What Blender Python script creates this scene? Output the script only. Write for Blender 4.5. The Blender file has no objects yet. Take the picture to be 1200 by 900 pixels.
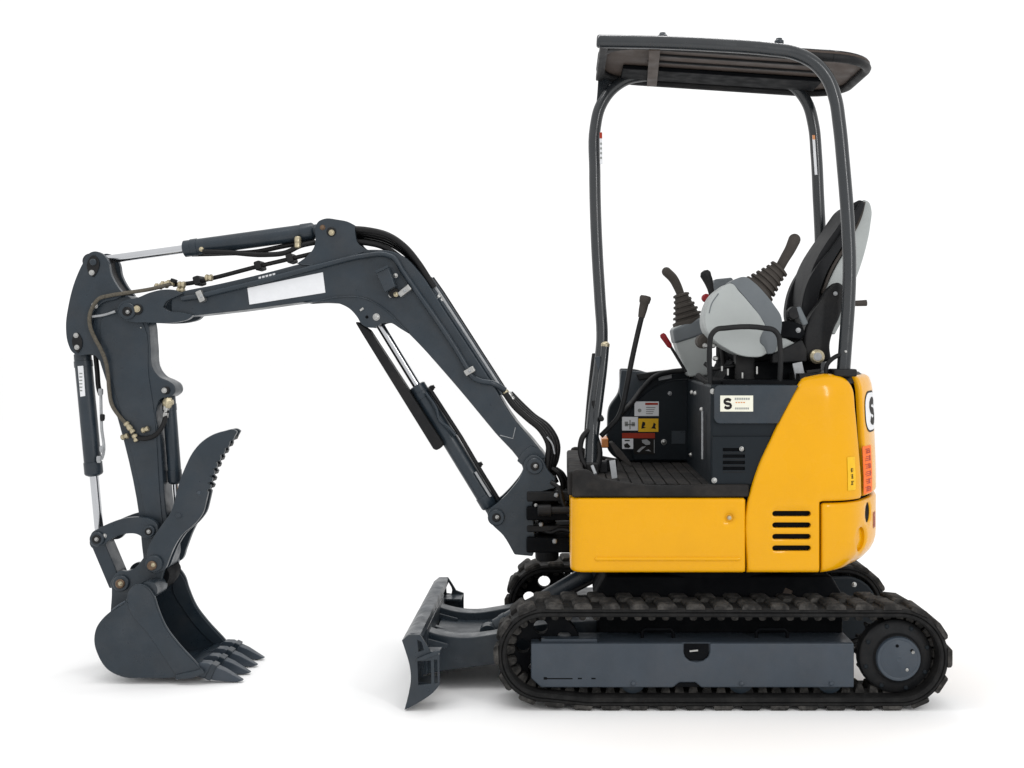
import bpy, bmesh, math, random
from mathutils import Vector, Matrix
from mathutils.geometry import delaunay_2d_cdt

random.seed(7)
R = math.radians
SC = bpy.context.scene

# ------------------------------------------------------------------ camera, light, exposure
FPX, CX, CY, CAMD, CAMH = 1355.0, 658.0, 405.0, 4.0, 1.265
cam_d = bpy.data.cameras.new('camera')
cam_d.sensor_width = 36.0
cam_d.lens = 36.0 * FPX / 1200.0
cam_d.shift_x = (600.0 - CX) / 1200.0
cam_d.shift_y = (CY - 450.0) / 1200.0
cam_d.clip_start, cam_d.clip_end = 0.1, 500.0
cam = bpy.data.objects.new('camera', cam_d)
cam.location = (0, -CAMD, CAMH)
cam.rotation_euler = (R(90), 0, 0)
SC.collection.objects.link(cam)
SC.camera = cam

world = bpy.data.worlds.new('World')
SC.world = world
world.use_nodes = True
bg = world.node_tree.nodes['Background']
bg.inputs['Color'].default_value = (1.0, 1.0, 1.0, 1)
bg.inputs['Strength'].default_value = 1.0


def area_lamp(name, loc, target, sx, sy, energy, col=(1, 1, 1)):
    d = bpy.data.lights.new(name, 'AREA')
    d.shape = 'RECTANGLE'
    d.size, d.size_y, d.energy, d.color = sx, sy, energy, col
    o = bpy.data.objects.new(name, d)
    o.location = loc
    o.rotation_euler = (Vector(target) - Vector(loc)).to_track_quat('-Z', 'Y').to_euler()
    SC.collection.objects.link(o)
    return o


area_lamp('added_strip_overhead', (-0.1, 0.7, 4.4), (0.2, 0.4, 0), 5.5, 0.45, 60)  # added lamp without a known source, brightens upper edges and bevels
area_lamp('added_strip_front', (2.9, -3.9, 2.9), (0.6, 0.5, 1.1), 0.35, 2.8, 60)  # added lamp out of view, puts highlight lines on the tubes

SC.view_settings.view_transform = 'Standard'
SC.view_settings.look = 'None'
SC.view_settings.gamma = 1.0
SC.view_settings.exposure = 0.15
SC.view_settings.use_curve_mapping = False


# ------------------------------------------------------------------ materials
def mat(name, col, rough=0.5, metal=0.0, var=0.10, scale=9.0, bump=0.0, bscale=220.0, dust=None, damt=0.0,
        dscale=5.0, coat=0.0, spec=0.5, rvar=0.12):
    m = bpy.data.materials.new(name)
    m.use_nodes = True
    nt = m.node_tree
    N, L = nt.nodes, nt.links
    b = N['Principled BSDF']
    b.inputs['Metallic'].default_value = metal
    b.inputs['Specular IOR Level'].default_value = spec
    b.inputs['Coat Weight'].default_value = coat
    b.inputs['Coat Roughness'].default_value = 0.12
    geo = N.new('ShaderNodeNewGeometry')
    n1 = N.new('ShaderNodeTexNoise')
    n1.inputs['Scale'].default_value = scale
    n1.inputs['Detail'].default_value = 6
    n1.inputs['Roughness'].default_value = 0.62
    L.new(geo.outputs['Position'], n1.inputs['Vector'])
    mr = N.new('ShaderNodeMapRange')
    mr.inputs['From Min'].default_value, mr.inputs['From Max'].default_value = 0.25, 0.75
    mr.inputs['To Min'].default_value, mr.inputs['To Max'].default_value = 1 - var, 1 + var
    L.new(n1.outputs['Fac'], mr.inputs['Value'])
    mx = N.new('ShaderNodeMix')
    mx.data_type = 'RGBA'
    mx.blend_type = 'MULTIPLY'
    mx.inputs['Factor'].default_value = 1.0
    mx.inputs['A'].default_value = (*col, 1)
    L.new(mr.outputs['Result'], mx.inputs['B'])
    out = mx.outputs['Result']
    if dust:
        n2 = N.new('ShaderNodeTexNoise')
        n2.inputs['Scale'].default_value = dscale
        n2.inputs['Detail'].default_value = 9
        n2.inputs['Roughness'].default_value = 0.7
        L.new(geo.outputs['Position'], n2.inputs['Vector'])
        m2 = N.new('ShaderNodeMapRange')
        m2.inputs['From Min'].default_value, m2.inputs['From Max'].default_value = 0.45, 0.75
        m2.inputs['To Max'].default_value = damt
        L.new(n2.outputs['Fac'], m2.inputs['Value'])
        mx2 = N.new('ShaderNodeMix')
        mx2.data_type = 'RGBA'
        L.new(m2.outputs['Result'], mx2.inputs['Factor'])
        L.new(out, mx2.inputs['A'])
        mx2.inputs['B'].default_value = (*dust, 1)
        out = mx2.outputs['Result']
    L.new(out, b.inputs['Base Color'])
    mr3 = N.new('ShaderNodeMapRange')
    mr3.inputs['From Min'].default_value, mr3.inputs['From Max'].default_value = 0.3, 0.7
    mr3.inputs['To Min'].default_value = max(0.03, rough - rvar)
    mr3.inputs['To Max'].default_value = min(1.0, rough + rvar)
    n3 = N.new('ShaderNodeTexNoise')
    n3.inputs['Scale'].default_value = scale * 2.3
    n3.inputs['Detail'].default_value = 4
    L.new(geo.outputs['Position'], n3.inputs['Vector'])
    L.new(n3.outputs['Fac'], mr3.inputs['Value'])
    L.new(mr3.outputs['Result'], b.inputs['Roughness'])
    if bump:
        n4 = N.new('ShaderNodeTexNoise')
        n4.inputs['Scale'].default_value = bscale
        n4.inputs['Detail'].default_value = 3
        L.new(geo.outputs['Position'], n4.inputs['Vector'])
        bp = N.new('ShaderNodeBump')
        bp.inputs['Strength'].default_value = bump
        bp.inputs['Distance'].default_value = 0.002
        L.new(n4.outputs['Fac'], bp.inputs['Height'])
        L.new(bp.outputs['Normal'], b.inputs['Normal'])
    return m


DUST = (0.13, 0.11, 0.095)
M = {
    'slate': mat('slate_paint', (0.0160, 0.0245, 0.0335), 0.37, var=0.20, bump=0.12, dust=DUST, damt=0.12, spec=0.36),
    'slate_frame': mat('slate_frame_paint', (0.035, 0.046, 0.060), 0.42, var=0.14, bump=0.10, dust=DUST, damt=0.12, spec=0.32),
    'tube': mat('canopy_tube_paint', (0.012, 0.015, 0.018), 0.24, var=0.12, bump=0.05, spec=0.55, dust=DUST, damt=0.06),
    'yellow': mat('yellow_paint', (0.670, 0.318, 0.0), 0.30, var=0.035, scale=4, bump=0.03, bscale=120, spec=0.10,
                  dust=(0.50, 0.215, 0.003), damt=0.15, coat=0.32),
    'black': mat('black_plastic', (0.0075, 0.0080, 0.0090), 0.55, var=0.18, bump=0.2, dust=DUST, damt=0.10, spec=0.20),
    'blackmat': mat('black_floor_mat', (0.013, 0.0125, 0.0125), 0.8, var=0.2, bump=0.35, dust=DUST, damt=0.22, spec=0.18),
    'inner': mat('black_interior_paint', (0.0025, 0.003, 0.004), 0.7, var=0.2, spec=0.08),
    'panel': mat('dark_blue_panel', (0.0060, 0.0095, 0.0130), 0.52, var=0.12, bump=0.08, spec=0.17, rvar=0.03),
    'rubber': mat('track_rubber', (0.0080, 0.0080, 0.0082), 0.75, var=0.25, scale=30, bump=0.5, bscale=90, dust=(0.050, 0.048, 0.046), damt=0.30, dscale=14, spec=0.16),
    'lug': mat('tread_lug_rubber', (0.0175, 0.0170, 0.0165), 0.85, var=0.3, scale=40, bump=0.7, bscale=110, dust=(0.130, 0.122, 0.113), damt=0.70, dscale=16, spec=0.15),
    'hose': mat('hose_rubber', (0.0055, 0.0055, 0.006), 0.5, var=0.2, spec=0.22, bump=0.2),
    'beige_hose': mat('beige_hose_sleeve', (0.085, 0.076, 0.060), 0.75, var=0.4, scale=120, bump=0.3, spec=0.2),
    'chrome': mat('chrome_rod', (0.50, 0.51, 0.53), 0.16, 1.0, var=0.04, rvar=0.05),
    'steel': mat('zinc_bolt_steel', (0.38, 0.38, 0.37), 0.36, 0.85, var=0.2, scale=60),
    'brass': mat('zinc_yellow_fitting', (0.40, 0.35, 0.24), 0.38, 0.7, var=0.3, scale=60),
    'pin': mat('rusty_grease_pin', (0.12, 0.075, 0.045), 0.5, 0.5, var=0.4, scale=80),
    'grey': mat('pale_grey_plastic', (0.33, 0.35, 0.345), 0.5, var=0.06, bump=0.12, spec=0.22),
    'midgrey': mat('mid_grey_plastic', (0.115, 0.128, 0.138), 0.55, var=0.08, bump=0.12, spec=0.25),
    'boot': mat('joystick_rubber', (0.046, 0.040, 0.035), 0.7, var=0.15, bump=0.2, spec=0.2),
    'seat': mat('seat_vinyl', (0.0105, 0.011, 0.0125), 0.62, var=0.10, bump=0.2, bscale=300, spec=0.16, rvar=0.02),
    'seatrim': mat('seat_fabric_brown', (0.040, 0.034, 0.030), 0.7, var=0.2, bump=0.3, bscale=300, spec=0.2),
    'roof': mat('roof_underside_brown', (0.058, 0.044, 0.037), 0.6, var=0.25, scale=6, bump=0.12, spec=0.2),
    'red': mat('red_plastic', (0.22, 0.008, 0.012), 0.45, var=0.1, spec=0.3),
    'white': mat('white_label', (0.68, 0.69, 0.71), 0.5, var=0.04, scale=30, spec=0.25),
    'cream': mat('cream_label', (0.68, 0.67, 0.57), 0.5, var=0.04, scale=30, spec=0.25),
    'labelyel': mat('yellow_label', (0.72, 0.42, 0.015), 0.5, var=0.08, scale=60, spec=0.2),
    'orange': mat('orange_label', (0.80, 0.14, 0.012), 0.5, var=0.06, scale=60, spec=0.15),
    'labelred': mat('red_label_print', (0.32, 0.030, 0.012), 0.5, var=0.12, scale=60, spec=0.2),
    'ink': mat('black_ink', (0.012, 0.011, 0.010), 0.6, var=0.1, spec=0.15),
    'greyink': mat('grey_ink', (0.25, 0.26, 0.25), 0.6, var=0.2, scale=200, spec=0.2),
    'lens': mat('amber_lens', (0.55, 0.20, 0.05), 0.3, var=0.05),
    'tag': mat('silver_tag', (0.30, 0.31, 0.32), 0.4, var=0.2, scale=50, spec=0.3),
}
gm = mat('white_studio_floor', (0.903, 0.903, 0.903), 0.8, var=0.003, scale=1.3, spec=0.15)

# ------------------------------------------------------------------ helpers
C = SC.collection
ROOT_LOC = Vector((0.56, 0.5, 0.0))


def P(px, py, y):
    """a point on the plane y metres behind the near track's outer face"""
    k = (CAMD + y) / FPX
    return Vector(((px - CX) * k, y, CAMH - (py - CY) * k))


def px2m(n, y):
    return n * (CAMD + y) / FPX


def link(name, me, m, parent=None, bevel=0.0, seg=2, sharp=35, smooth=True):
    if m:
        me.materials.append(m if not isinstance(m, str) else M[m])
    if smooth:
        me.polygons.foreach_set('use_smooth', [True] * len(me.polygons))
        if not bevel:
            me.set_sharp_from_angle(angle=R(sharp))
    o = bpy.data.objects.new(name, me)
    C.objects.link(o)
    if bevel:
        md = o.modifiers.new('bevel', 'BEVEL')
        md.width = bevel
        md.segments = seg
        md.limit_method = 'ANGLE'
        md.angle_limit = R(32)
        md.use_clamp_overlap = True
        md.harden_normals = True
    setp(o, parent)
    return o


def setp(o, parent):
    if parent is None:
        return
    o.parent = parent
    if parent is root:
        o.matrix_parent_inverse = Matrix.Translation(-ROOT_LOC)


def mesh_from(bm, name):
    bmesh.ops.recalc_face_normals(bm, faces=bm.faces)
    me = bpy.data.meshes.new(name)
    bm.to_mesh(me)
    bm.free()
    return me


def spl(pts, n=5, ang=48, closed=True):
    """smooth an outline, keeping corners sharper than ang"""
    pts = [Vector(p) for p in pts]
    N = len(pts)
    sharp = []
    for i in range(N):
        if not closed and i in (0, N - 1):
            sharp.append(True)
            continue
        a = pts[i] - pts[i - 1]
        b = pts[(i + 1) % N] - pts[i]
        sharp.append(a.length < 1e-9 or b.length < 1e-9 or a.angle(b) > R(ang))
    out = []
    for i in range(N if closed else N - 1):
        j = (i + 1) % N
        p1, p2 = pts[i], pts[j]
        d = p2 - p1

        def tan(k):
            a = pts[k] - pts[k - 1]
            b = pts[(k + 1) % N] - pts[k]
            t = (a.normalized() * b.length + b.normalized() * a.length) / (a.length + b.length)
            return t.normalized() * d.length
        t1 = d if sharp[i] else tan(i)
        t2 = d if sharp[j] else tan(j)
        straight = sharp[i] and sharp[j]
        m = 1 if straight else n
        for q in range(m):
            t = q / m
            h1, h2 = 2 * t**3 - 3 * t**2 + 1, -2 * t**3 + 3 * t**2
            h3, h4 = t**3 - 2 * t**2 + t, t**3 - t**2
            out.append(p1 * h1 + p2 * h2 + t1 * h3 + t2 * h4)
    if not closed:
        out.append(pts[-1])
    return out


def prism(name, outline, y0, y1, m, parent=None, bevel=0.003, holes=(), seg=2):
    """outline: list of world (x, z) pairs; extruded from y0 to y1, holes cut right through"""
    loops = [[Vector(p) for p in outline]] + [[Vector(p) for p in h] for h in holes]
    bm = bmesh.new()
    if not holes:
        f0 = [bm.verts.new((p[0], y0, p[1])) for p in loops[0]]
        f1 = [bm.verts.new((p[0], y1, p[1])) for p in loops[0]]
        bm.faces.new(f0)
        bm.faces.new(f1[::-1])
        n = len(f0)
        for i in range(n):
            bm.faces.new((f0[i], f1[i], f1[(i + 1) % n], f0[(i + 1) % n]))
    else:
        vs, es = [], []
        for lp in loops:
            b = len(vs)
            vs += lp
            es += [(b + i, b + (i + 1) % len(lp)) for i in range(len(lp))]
        v2, e2, fcs, ov, oe, of = delaunay_2d_cdt(vs, es, [], 0, 1e-6)
        keep = []
        for f in fcs:
            c = sum((v2[i] for i in f), Vector((0, 0))) / len(f)
            if inside(c, loops[0]) and not any(inside(c, h) for h in loops[1:]):
                keep.append(f)
        a = [bm.verts.new((p[0], y0, p[1])) for p in v2]
        b_ = [bm.verts.new((p[0], y1, p[1])) for p in v2]
        for f in keep:
            bm.faces.new([a[i] for i in f])
            bm.faces.new([b_[i] for i in reversed(f)])
        ec = {}
        for f in keep:
            for i in range(len(f)):
                k = (f[i], f[(i + 1) % len(f)])
                ec[k] = 1
        for (i, j) in ec:
            if (j, i) not in ec:
                bm.faces.new((a[j], a[i], b_[i], b_[j]))
        bmesh.ops.delete(bm, geom=[v for v in bm.verts if not v.link_faces], context='VERTS')
        return link(name, mesh_from(bm, name), m, parent, smooth=True, sharp=20)
    return link(name, mesh_from(bm, name), m, parent, bevel, seg)


def plate(name, pts, y0, y1, m, parent=None, bevel=0.003, smooth=True, holes=(), ang=48, n=5, yref=None, seg=2):
    """trace read at depth yref (default the near face), real thickness y0..y1"""
    yr = y0 if yref is None else yref
    q = spl(pts, n, ang) if smooth else [Vector(p) for p in pts]
    out = [(P(p[0], p[1], yr).x, P(p[0], p[1], yr).z) for p in q]
    hh = []
    for h in holes:
        hq = spl(h, 4, 48)
        hh.append([(P(p[0], p[1], yr).x, P(p[0], p[1], yr).z) for p in hq])
    return prism(name, out, y0, y1, m, parent, bevel, hh, seg)


def inside(p, poly):
    x, y = p[0], p[1]
    r = False
    j = len(poly) - 1
    for i in range(len(poly)):
        xi, yi, xj, yj = poly[i][0], poly[i][1], poly[j][0], poly[j][1]
        if (yi > y) != (yj > y) and x < (xj - xi) * (y - yi) / (yj - yi) + xi:
            r = not r
        j = i
    return r


def tube_bm(bm, pts, r, seg=10, cap=True):
    pts = [Vector(p) for p in pts]
    n = len(pts)
    rad = r if isinstance(r, (list, tuple)) else [r] * n
    T = []
    for i in range(n):
        a = pts[max(i - 1, 0)]
        b = pts[min(i + 1, n - 1)]
        T.append((b - a).normalized())
    up = Vector((0, 1, 0)) if abs(T[0].y) < 0.9 else Vector((1, 0, 0))
    u = T[0].cross(up).normalized()
    rings = []
    for i in range(n):
        u = (u - T[i] * u.dot(T[i])).normalized()
        v = T[i].cross(u)
        rings.append([bm.verts.new(pts[i] + (u * math.cos(2 * math.pi * k / seg) + v * math.sin(2 * math.pi * k / seg)) * rad[i]) for k in range(seg)])
    for i in range(n - 1):
        for k in range(seg):
            bm.faces.new((rings[i][k], rings[i][(k + 1) % seg], rings[i + 1][(k + 1) % seg], rings[i + 1][k]))
    if cap:
        bm.faces.new(rings[0][::-1])
        bm.faces.new(rings[-1])


def tube(name, pts, r, m, parent=None, seg=10, n=6, smooth=True, ang=100, sharp=50):
    """pts are world points"""
    if smooth and len(pts) > 2:
        if isinstance(r, (list, tuple)):
            rr = []
            for i in range(len(r) - 1):
                rr += [r[i] + (r[i + 1] - r[i]) * q / n for q in range(n)]
            rr.append(r[-1])
            r = rr
        pts = spl(pts, n, ang, closed=False)
        if isinstance(r, (list, tuple)) and len(r) != len(pts):
            r = [r[min(int(i * len(r) / len(pts)), len(r) - 1)] for i in range(len(pts))]
    bm = bmesh.new()
    tube_bm(bm, pts, r, seg)
    return link(name, mesh_from(bm, name), m, parent, sharp=sharp)


def ptube(name, pts, r, m, parent=None, seg=10, n=6, smooth=True, **k):
    """pts are (px, py, depth)"""
    return tube(name, [P(*p) for p in pts], r, m, parent, seg, n, smooth, **k)


def lathe(name, p0, p1, prof, m, parent=None, seg=24, sharp=35):
    """prof: (t along p0->p1 in metres, radius)"""
    p0, p1 = Vector(p0), Vector(p1)
    d = (p1 - p0).normalized()
    up = Vector((0, 0, 1)) if abs(d.z) < 0.9 else Vector((1, 0, 0))
    u = d.cross(up).normalized()
    v = d.cross(u)
    bm = bmesh.new()
    rings = []
    for (t, r) in prof:
        if r < 1e-6:
            rings.append([bm.verts.new(p0 + d * t)])
        else:
            rings.append([bm.verts.new(p0 + d * t + (u * math.cos(2 * math.pi * k / seg) + v * math.sin(2 * math.pi * k / seg)) * r) for k in range(seg)])
    for i in range(len(rings) - 1):
        a, b = rings[i], rings[i + 1]
        for k in range(seg):
            k2 = (k + 1) % seg
            if len(a) == 1 and len(b) == 1:
                continue
            if len(a) == 1:
                bm.faces.new((a[0], b[k2], b[k]))
            elif len(b) == 1:
                bm.faces.new((a[k], a[k2], b[0]))
            else:
                bm.faces.new((a[k], a[k2], b[k2], b[k]))
    if len(rings[0]) > 1:
        bm.faces.new(rings[0][::-1])
    if len(rings[-1]) > 1:
        bm.faces.new(rings[-1])
    return link(name, mesh_from(bm, name), m, parent, sharp=sharp)


def boss(name, px, py, rpx, y0, y1, m, parent=None, seg=20, ch=0.003, yr=None):
    """round boss or pin lying across the machine, from y0 (near) to y1"""
    yr = y0 if yr is None else yr
    c = P(px, py, yr)
    r = px2m(rpx, yr)
    L = y1 - y0
    ch = min(ch, L * 0.4, r * 0.5)
    return lathe(name, (c.x, y0, c.z), (c.x, y1, c.z), [(0, r - ch), (ch, r), (L - ch, r), (L, r - ch)], m, parent, seg)


def bolt(px, py, y, rpx, parent, m='steel', name='bolt', h=0.008, yr=None):
    yr = y if yr is None else yr
    c = P(px, py, yr)
    r = px2m(rpx, yr)
    return lathe(name, (c.x, y + 0.002, c.z), (c.x, y - h, c.z), [(0, r * 1.25), (0.003, r * 1.25), (0.0035, r * 0.95), (h * 0.75, r * 0.85), (h, r * 0.5), (h + 0.0005, 0)], m, parent, 12)


def box(name, x0, x1, y0, y1, z0, z1, m, parent=None, bevel=0.004, seg=2):
    bm = bmesh.new()
    bmesh.ops.create_cube(bm, size=1.0)
    for v in bm.verts:
        v.co = Vector(((x0 + x1) / 2 + v.co.x * (x1 - x0), (y0 + y1) / 2 + v.co.y * (y1 - y0), (z0 + z1) / 2 + v.co.z * (z1 - z0)))
    return link(name, mesh_from(bm, name), m, parent, bevel, seg)


def obox(name, a, b, w, d, m, parent=None, bevel=0.003, up=(0, 1, 0)):
    """bar from a to b, w wide across, d deep along 'up'"""
    a, b = Vector(a), Vector(b)
    t = (b - a).normalized()
    v = Vector(up)
    v = (v - t * v.dot(t)).normalized()
    u = t.cross(v)
    bm = bmesh.new()
    vs = []
    for e in (a, b):
        for (i, j) in ((-1, -1), (1, -1), (1, 1), (-1, 1)):
            vs.append(bm.verts.new(e + u * w / 2 * i + v * d / 2 * j))
    for f in ((0, 1, 2, 3), (7, 6, 5, 4), (0, 4, 5, 1), (1, 5, 6, 2), (2, 6, 7, 3), (3, 7, 4, 0)):
        bm.faces.new([vs[i] for i in f])
    return link(name, mesh_from(bm, name), m, parent, bevel)


def rrect(x0, y0, x1, y1, r, n=5):
    out = []
    for (cx, cy, a0) in ((x1 - r, y0 + r, -90), (x1 - r, y1 - r, 0), (x0 + r, y1 - r, 90), (x0 + r, y0 + r, 180)):
        for k in range(n + 1):
            a = R(a0 + 90 * k / n)
            out.append((cx + r * math.cos(a), cy + r * math.sin(a)))
    return out


def s_ribbon(th=.26, n=9):
    """the letter S as a bold ribbon in a unit square: verts, quads"""
    r = .25 - th * .0
    path = []
    cx, r1x, r1y = .5, .5 - th / 2, .25 - th / 4
    cyt, cyb = 1 - th / 2 - r1y, th / 2 + r1y
    for k in range(n + 1):
        a = R(20 + (270 - 20) * k / n)
        path.append((cx + r1x * math.cos(a), cyt + r1y * math.sin(a)))
    for k in range(1, n + 1):
        a = R(90 - (270 - 20) * k / n)
        path.append((cx + r1x * math.cos(a), cyb + r1y * math.sin(a)))
    vs, fs = [], []
    for i, p in enumerate(path):
        a, b = Vector(path[max(i - 1, 0)]), Vector(path[min(i + 1, len(path) - 1)])
        d = (b - a).normalized()
        for q in (-1, 1):
            vs.append((p[0] - d.y * th / 2 * q, p[1] + d.x * th / 2 * q))
        if i:
            fs.append((2 * i - 2, 2 * i - 1, 2 * i + 1, 2 * i))
    return vs, fs


def flat(name, polys, y, m, parent, yr=None):
    """thin printed shapes (px polygons) at depth y"""
    yr = y if yr is None else yr
    bm = bmesh.new()
    for pl in polys:
        vs = [bm.verts.new((P(p[0], p[1], yr).x, y, P(p[0], p[1], yr).z)) for p in pl]
        bm.faces.new(vs)
    o = link(name, mesh_from(bm, name), m, parent, smooth=False)
    if len(polys) > 1:
        o['kind'] = 'stuff'
    return o


def rect(x0, y0, x1, y1):
    return [(x0, y0), (x1, y0), (x1, y1), (x0, y1)]


def label(name, pts, y, m, parent, th=0.0015):
    return plate(name, pts, y - th, y, m, parent, 0.0, smooth=False, yref=y)


def hyd(name, a, b, y, t0, t1, rb, rr, parent, m='slate', eye=0.03):
    """hydraulic cylinder from pin a to pin b (px); barrel covers t0..t1 of the length"""
    A, B = P(a[0], a[1], y), P(b[0], b[1], y)
    D = B - A
    L = D.length
    s, e = t0 * L, t1 * L
    rodside_end = t1 > 0.93
    brl = lathe(name, A, B, [(s, rb * 0.8), (s + 0.004, rb), (s + 0.03, rb), (s + 0.031, rb * 1.07), (s + 0.055, rb * 1.07), (s + 0.056, rb),
                             (e - 0.056, rb), (e - 0.055, rb * 1.07), (e - 0.012, rb * 1.07), (e - 0.006, rb * 0.95), (e, rb * 0.6)], m, parent, 28)
    if t0 > 0.08:
        lathe('rod', A, B, [(0.0, rr), (s + 0.02, rr)], 'chrome', brl, 20)
        lathe('rod_eye', A - Vector((0, eye, 0)), A + Vector((0, eye, 0)), [(0, rb * 0.9), (eye * 2, rb * 0.9)], m, brl, 20)
    else:
        lathe('cylinder_eye', A - Vector((0, eye, 0)), A + Vector((0, eye, 0)), [(0, rb * 1.0), (eye * 2, rb * 1.0)], m, brl, 20)
        lathe('barrel_neck', A, B, [(0.0, rb * 0.8), (s + 0.01, rb * 0.8)], m, brl, 16)
    if t1 < 0.92:
        lathe('rod', A, B, [(e - 0.02, rr), (L, rr)], 'chrome', brl, 20)
        lathe('rod_eye', B - Vector((0, eye, 0)), B + Vector((0, eye, 0)), [(0, rb * 0.9), (eye * 2, rb * 0.9)], m, brl, 20)
    else:
        lathe('cylinder_eye', B - Vector((0, eye, 0)), B + Vector((0, eye, 0)), [(0, rb * 1.0), (eye * 2, rb * 1.0)], m, brl, 20)
        lathe('barrel_neck', A, B, [(e - 0.01, rb * 0.8), (L, rb * 0.8)], m, brl, 16)
    return brl


# ------------------------------------------------------------------ the setting
root = None
bm = bmesh.new()
bmesh.ops.create_grid(bm, x_segments=4, y_segments=4, size=120)
g = link('ground', mesh_from(bm, 'ground'), gm)
g['kind'] = 'structure'
g['label'] = 'seamless plain white studio floor under the excavator'

root = bpy.data.objects.new('mini_excavator', None)
root.location = ROOT_LOC
root.empty_display_size = 0.3
C.objects.link(root)
root['label'] = 'small yellow and dark grey tracked excavator with canopy, thumb bucket and dozer blade'
root['category'] = 'excavator'

# ------------------------------------------------------------------ rubber tracks
XL, XR = -0.059, 1.171
ZB = 0.014           # underside of the belt, the lugs reach the floor


def hull(pts):
    pts = sorted(pts)

    def half(ps):
        h = []
        for p in ps:
            while len(h) > 1 and (h[-1][0] - h[-2][0]) * (p[1] - h[-2][1]) - (h[-1][1] - h[-2][1]) * (p[0] - h[-2][0]) <= 0:
                h.pop()
            h.append(p)
        return h[:-1]
    return half(pts) + half(pts[::-1])


cs = [(XL, 0.193, 0.163), (XR, 0.184, 0.170), (0.09, ZB + 0.05, 0.05), (1.09, ZB + 0.05, 0.05), (0.55, 0.304, 0.050)]
hp = []
for (x, z, r) in cs:
    hp += [(x + r * math.cos(2 * math.pi * k / 180), z + r * math.sin(2 * math.pi * k / 180)) for k in range(180)]
hp = hull(hp)


def resample(pl, step, closed=True):
    pl = [Vector(p) for p in pl]
    if closed:
        pl = pl + [pl[0]]
    seg = [(pl[i + 1] - pl[i]).length for i in range(len(pl) - 1)]
    tot = sum(seg)
    n = max(3, int(round(tot / step)))
    out, i, acc = [], 0, 0.0
    for k in range(n if closed else n + 1):
        d = tot * k / n
        while i < len(seg) - 1 and acc + seg[i] < d:
            acc += seg[i]
            i += 1
        out.append(pl[i].lerp(pl[i + 1], (d - acc) / seg[i] if seg[i] else 0))
    return out, tot


TP, TLEN = resample(hp, 0.0125)
NT = len(TP)


def tpt(d):
    d = (d % TLEN) / TLEN * NT
    i = int(d) % NT
    p = TP[i].lerp(TP[(i + 1) % NT], d - int(d))
    t = (TP[(i + 2) % NT] - TP[i - 1]).normalized()
    return p, t, Vector((t.y, -t.x))     # hull is counter-clockwise: outward normal


def belt_mesh():
    prof = [(0.0, -0.007), (0.007, 0.0), (0.213, 0.0), (0.22, -0.007), (0.22, -0.012), (0.214, -0.015), (0.22, -0.018), (0.22, -0.026), (0.214, -0.031),
            (0.006, -0.031), (0.0, -0.026), (0.0, -0.018), (0.006, -0.015), (0.0, -0.012)]
    bm = bmesh.new()
    rings = []
    for i in range(NT):
        p = TP[i]
        t = (TP[(i + 1) % NT] - TP[i - 1]).normalized()
        nn = Vector((t.y, -t.x))
        rings.append([bm.verts.new((p.x + nn.x * h, y, p.y + nn.y * h)) for (y, h) in prof])
    for i in range(NT):
        a, b = rings[i], rings[(i + 1) % NT]
        for k in range(len(prof)):
            k2 = (k + 1) % len(prof)
            bm.faces.new((a[k], a[k2], b[k2], b[k]))
    return mesh_from(bm, 'belt')


def lug_mesh(L, W, H, top, skew):
    """block standing on +Z, length along X, width along Y"""
    bm = bmesh.new()
    lo = [(-L / 2, 0), (L / 2, 0), (L / 2 + skew, W), (-L / 2 + skew, W)]
    lv = [bm.verts.new((x, y, -0.004)) for x, y in lo]
    mid = [bm.verts.new((x * 0.97, y, H * 0.45)) for x, y in lo]
    c = [(-L / 2 * top, 0.006), (L / 2 * top, 0.006), (L / 2 * top + skew, W - 0.004), (-L / 2 * top + skew, W - 0.004)]
    tv = [bm.verts.new((x, y, H)) for x, y in c]
    for A, B in ((lv, mid), (mid, tv)):
        for k in range(4):
            bm.faces.new((A[k], A[(k + 1) % 4], B[(k + 1) % 4], B[k]))
    bm.faces.new(tv)
    bm.faces.new(lv[::-1])
    bmesh.ops.bevel(bm, geom=[e for e in bm.edges if all(v.co.z > H * 0.9 for v in e.verts)], offset=0.003, segments=1, affect='EDGES')
    me = mesh_from(bm, 'tread_lug')
    me.materials.append(M['lug'])
    me.polygons.foreach_set('use_smooth', [True] * len(me.polygons))
    me.set_sharp_from_angle(angle=R(30))
    return me


lug_near = lug_mesh(0.066, 0.122, 0.0145, 0.74, 0.012)
lug_far = lug_mesh(0.066, 0.122, 0.0145, 0.74, -0.012)
gbm = bmesh.new()
bmesh.ops.create_cube(gbm, size=1)
for v in gbm.verts:
    k = 0.62 if v.co.z > 0 else 1.0
    v.co = Vector((v.co.x * 0.034 * k, v.co.y * 0.030 * (0.8 if v.co.z > 0 else 1), (v.co.z + 0.5) * 0.030 - 0.003))
bmesh.ops.bevel(gbm, geom=[e for e in gbm.edges if all(v.co.z > 0.02 for v in e.verts)], offset=0.005, segments=1, affect='EDGES')
guide = mesh_from(gbm, 'guide_lug')
guide.materials.append(M['lug'])
belt_me = belt_mesh()
belt_me.materials.append(M['rubber'])
belt_me.polygons.foreach_set('use_smooth', [True] * len(belt_me.polygons))
belt_me.set_sharp_from_angle(angle=R(35))
NL = 36
NG = 72


def frame_m(d, y, out=True):
    p, t, nn = tpt(d)
    if not out:
        nn = -nn
        t = -t
        p = p + nn * 0.031
    X = Vector((t.x, 0, t.y))
    Z = Vector((nn.x, 0, nn.y))
    Y = Z.cross(X)
    m = Matrix(((X.x, Y.x, Z.x, p.x), (X.y, Y.y, Z.y, y), (X.z, Y.z, Z.z, p.y), (0, 0, 0, 1)))
    return m


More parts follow.
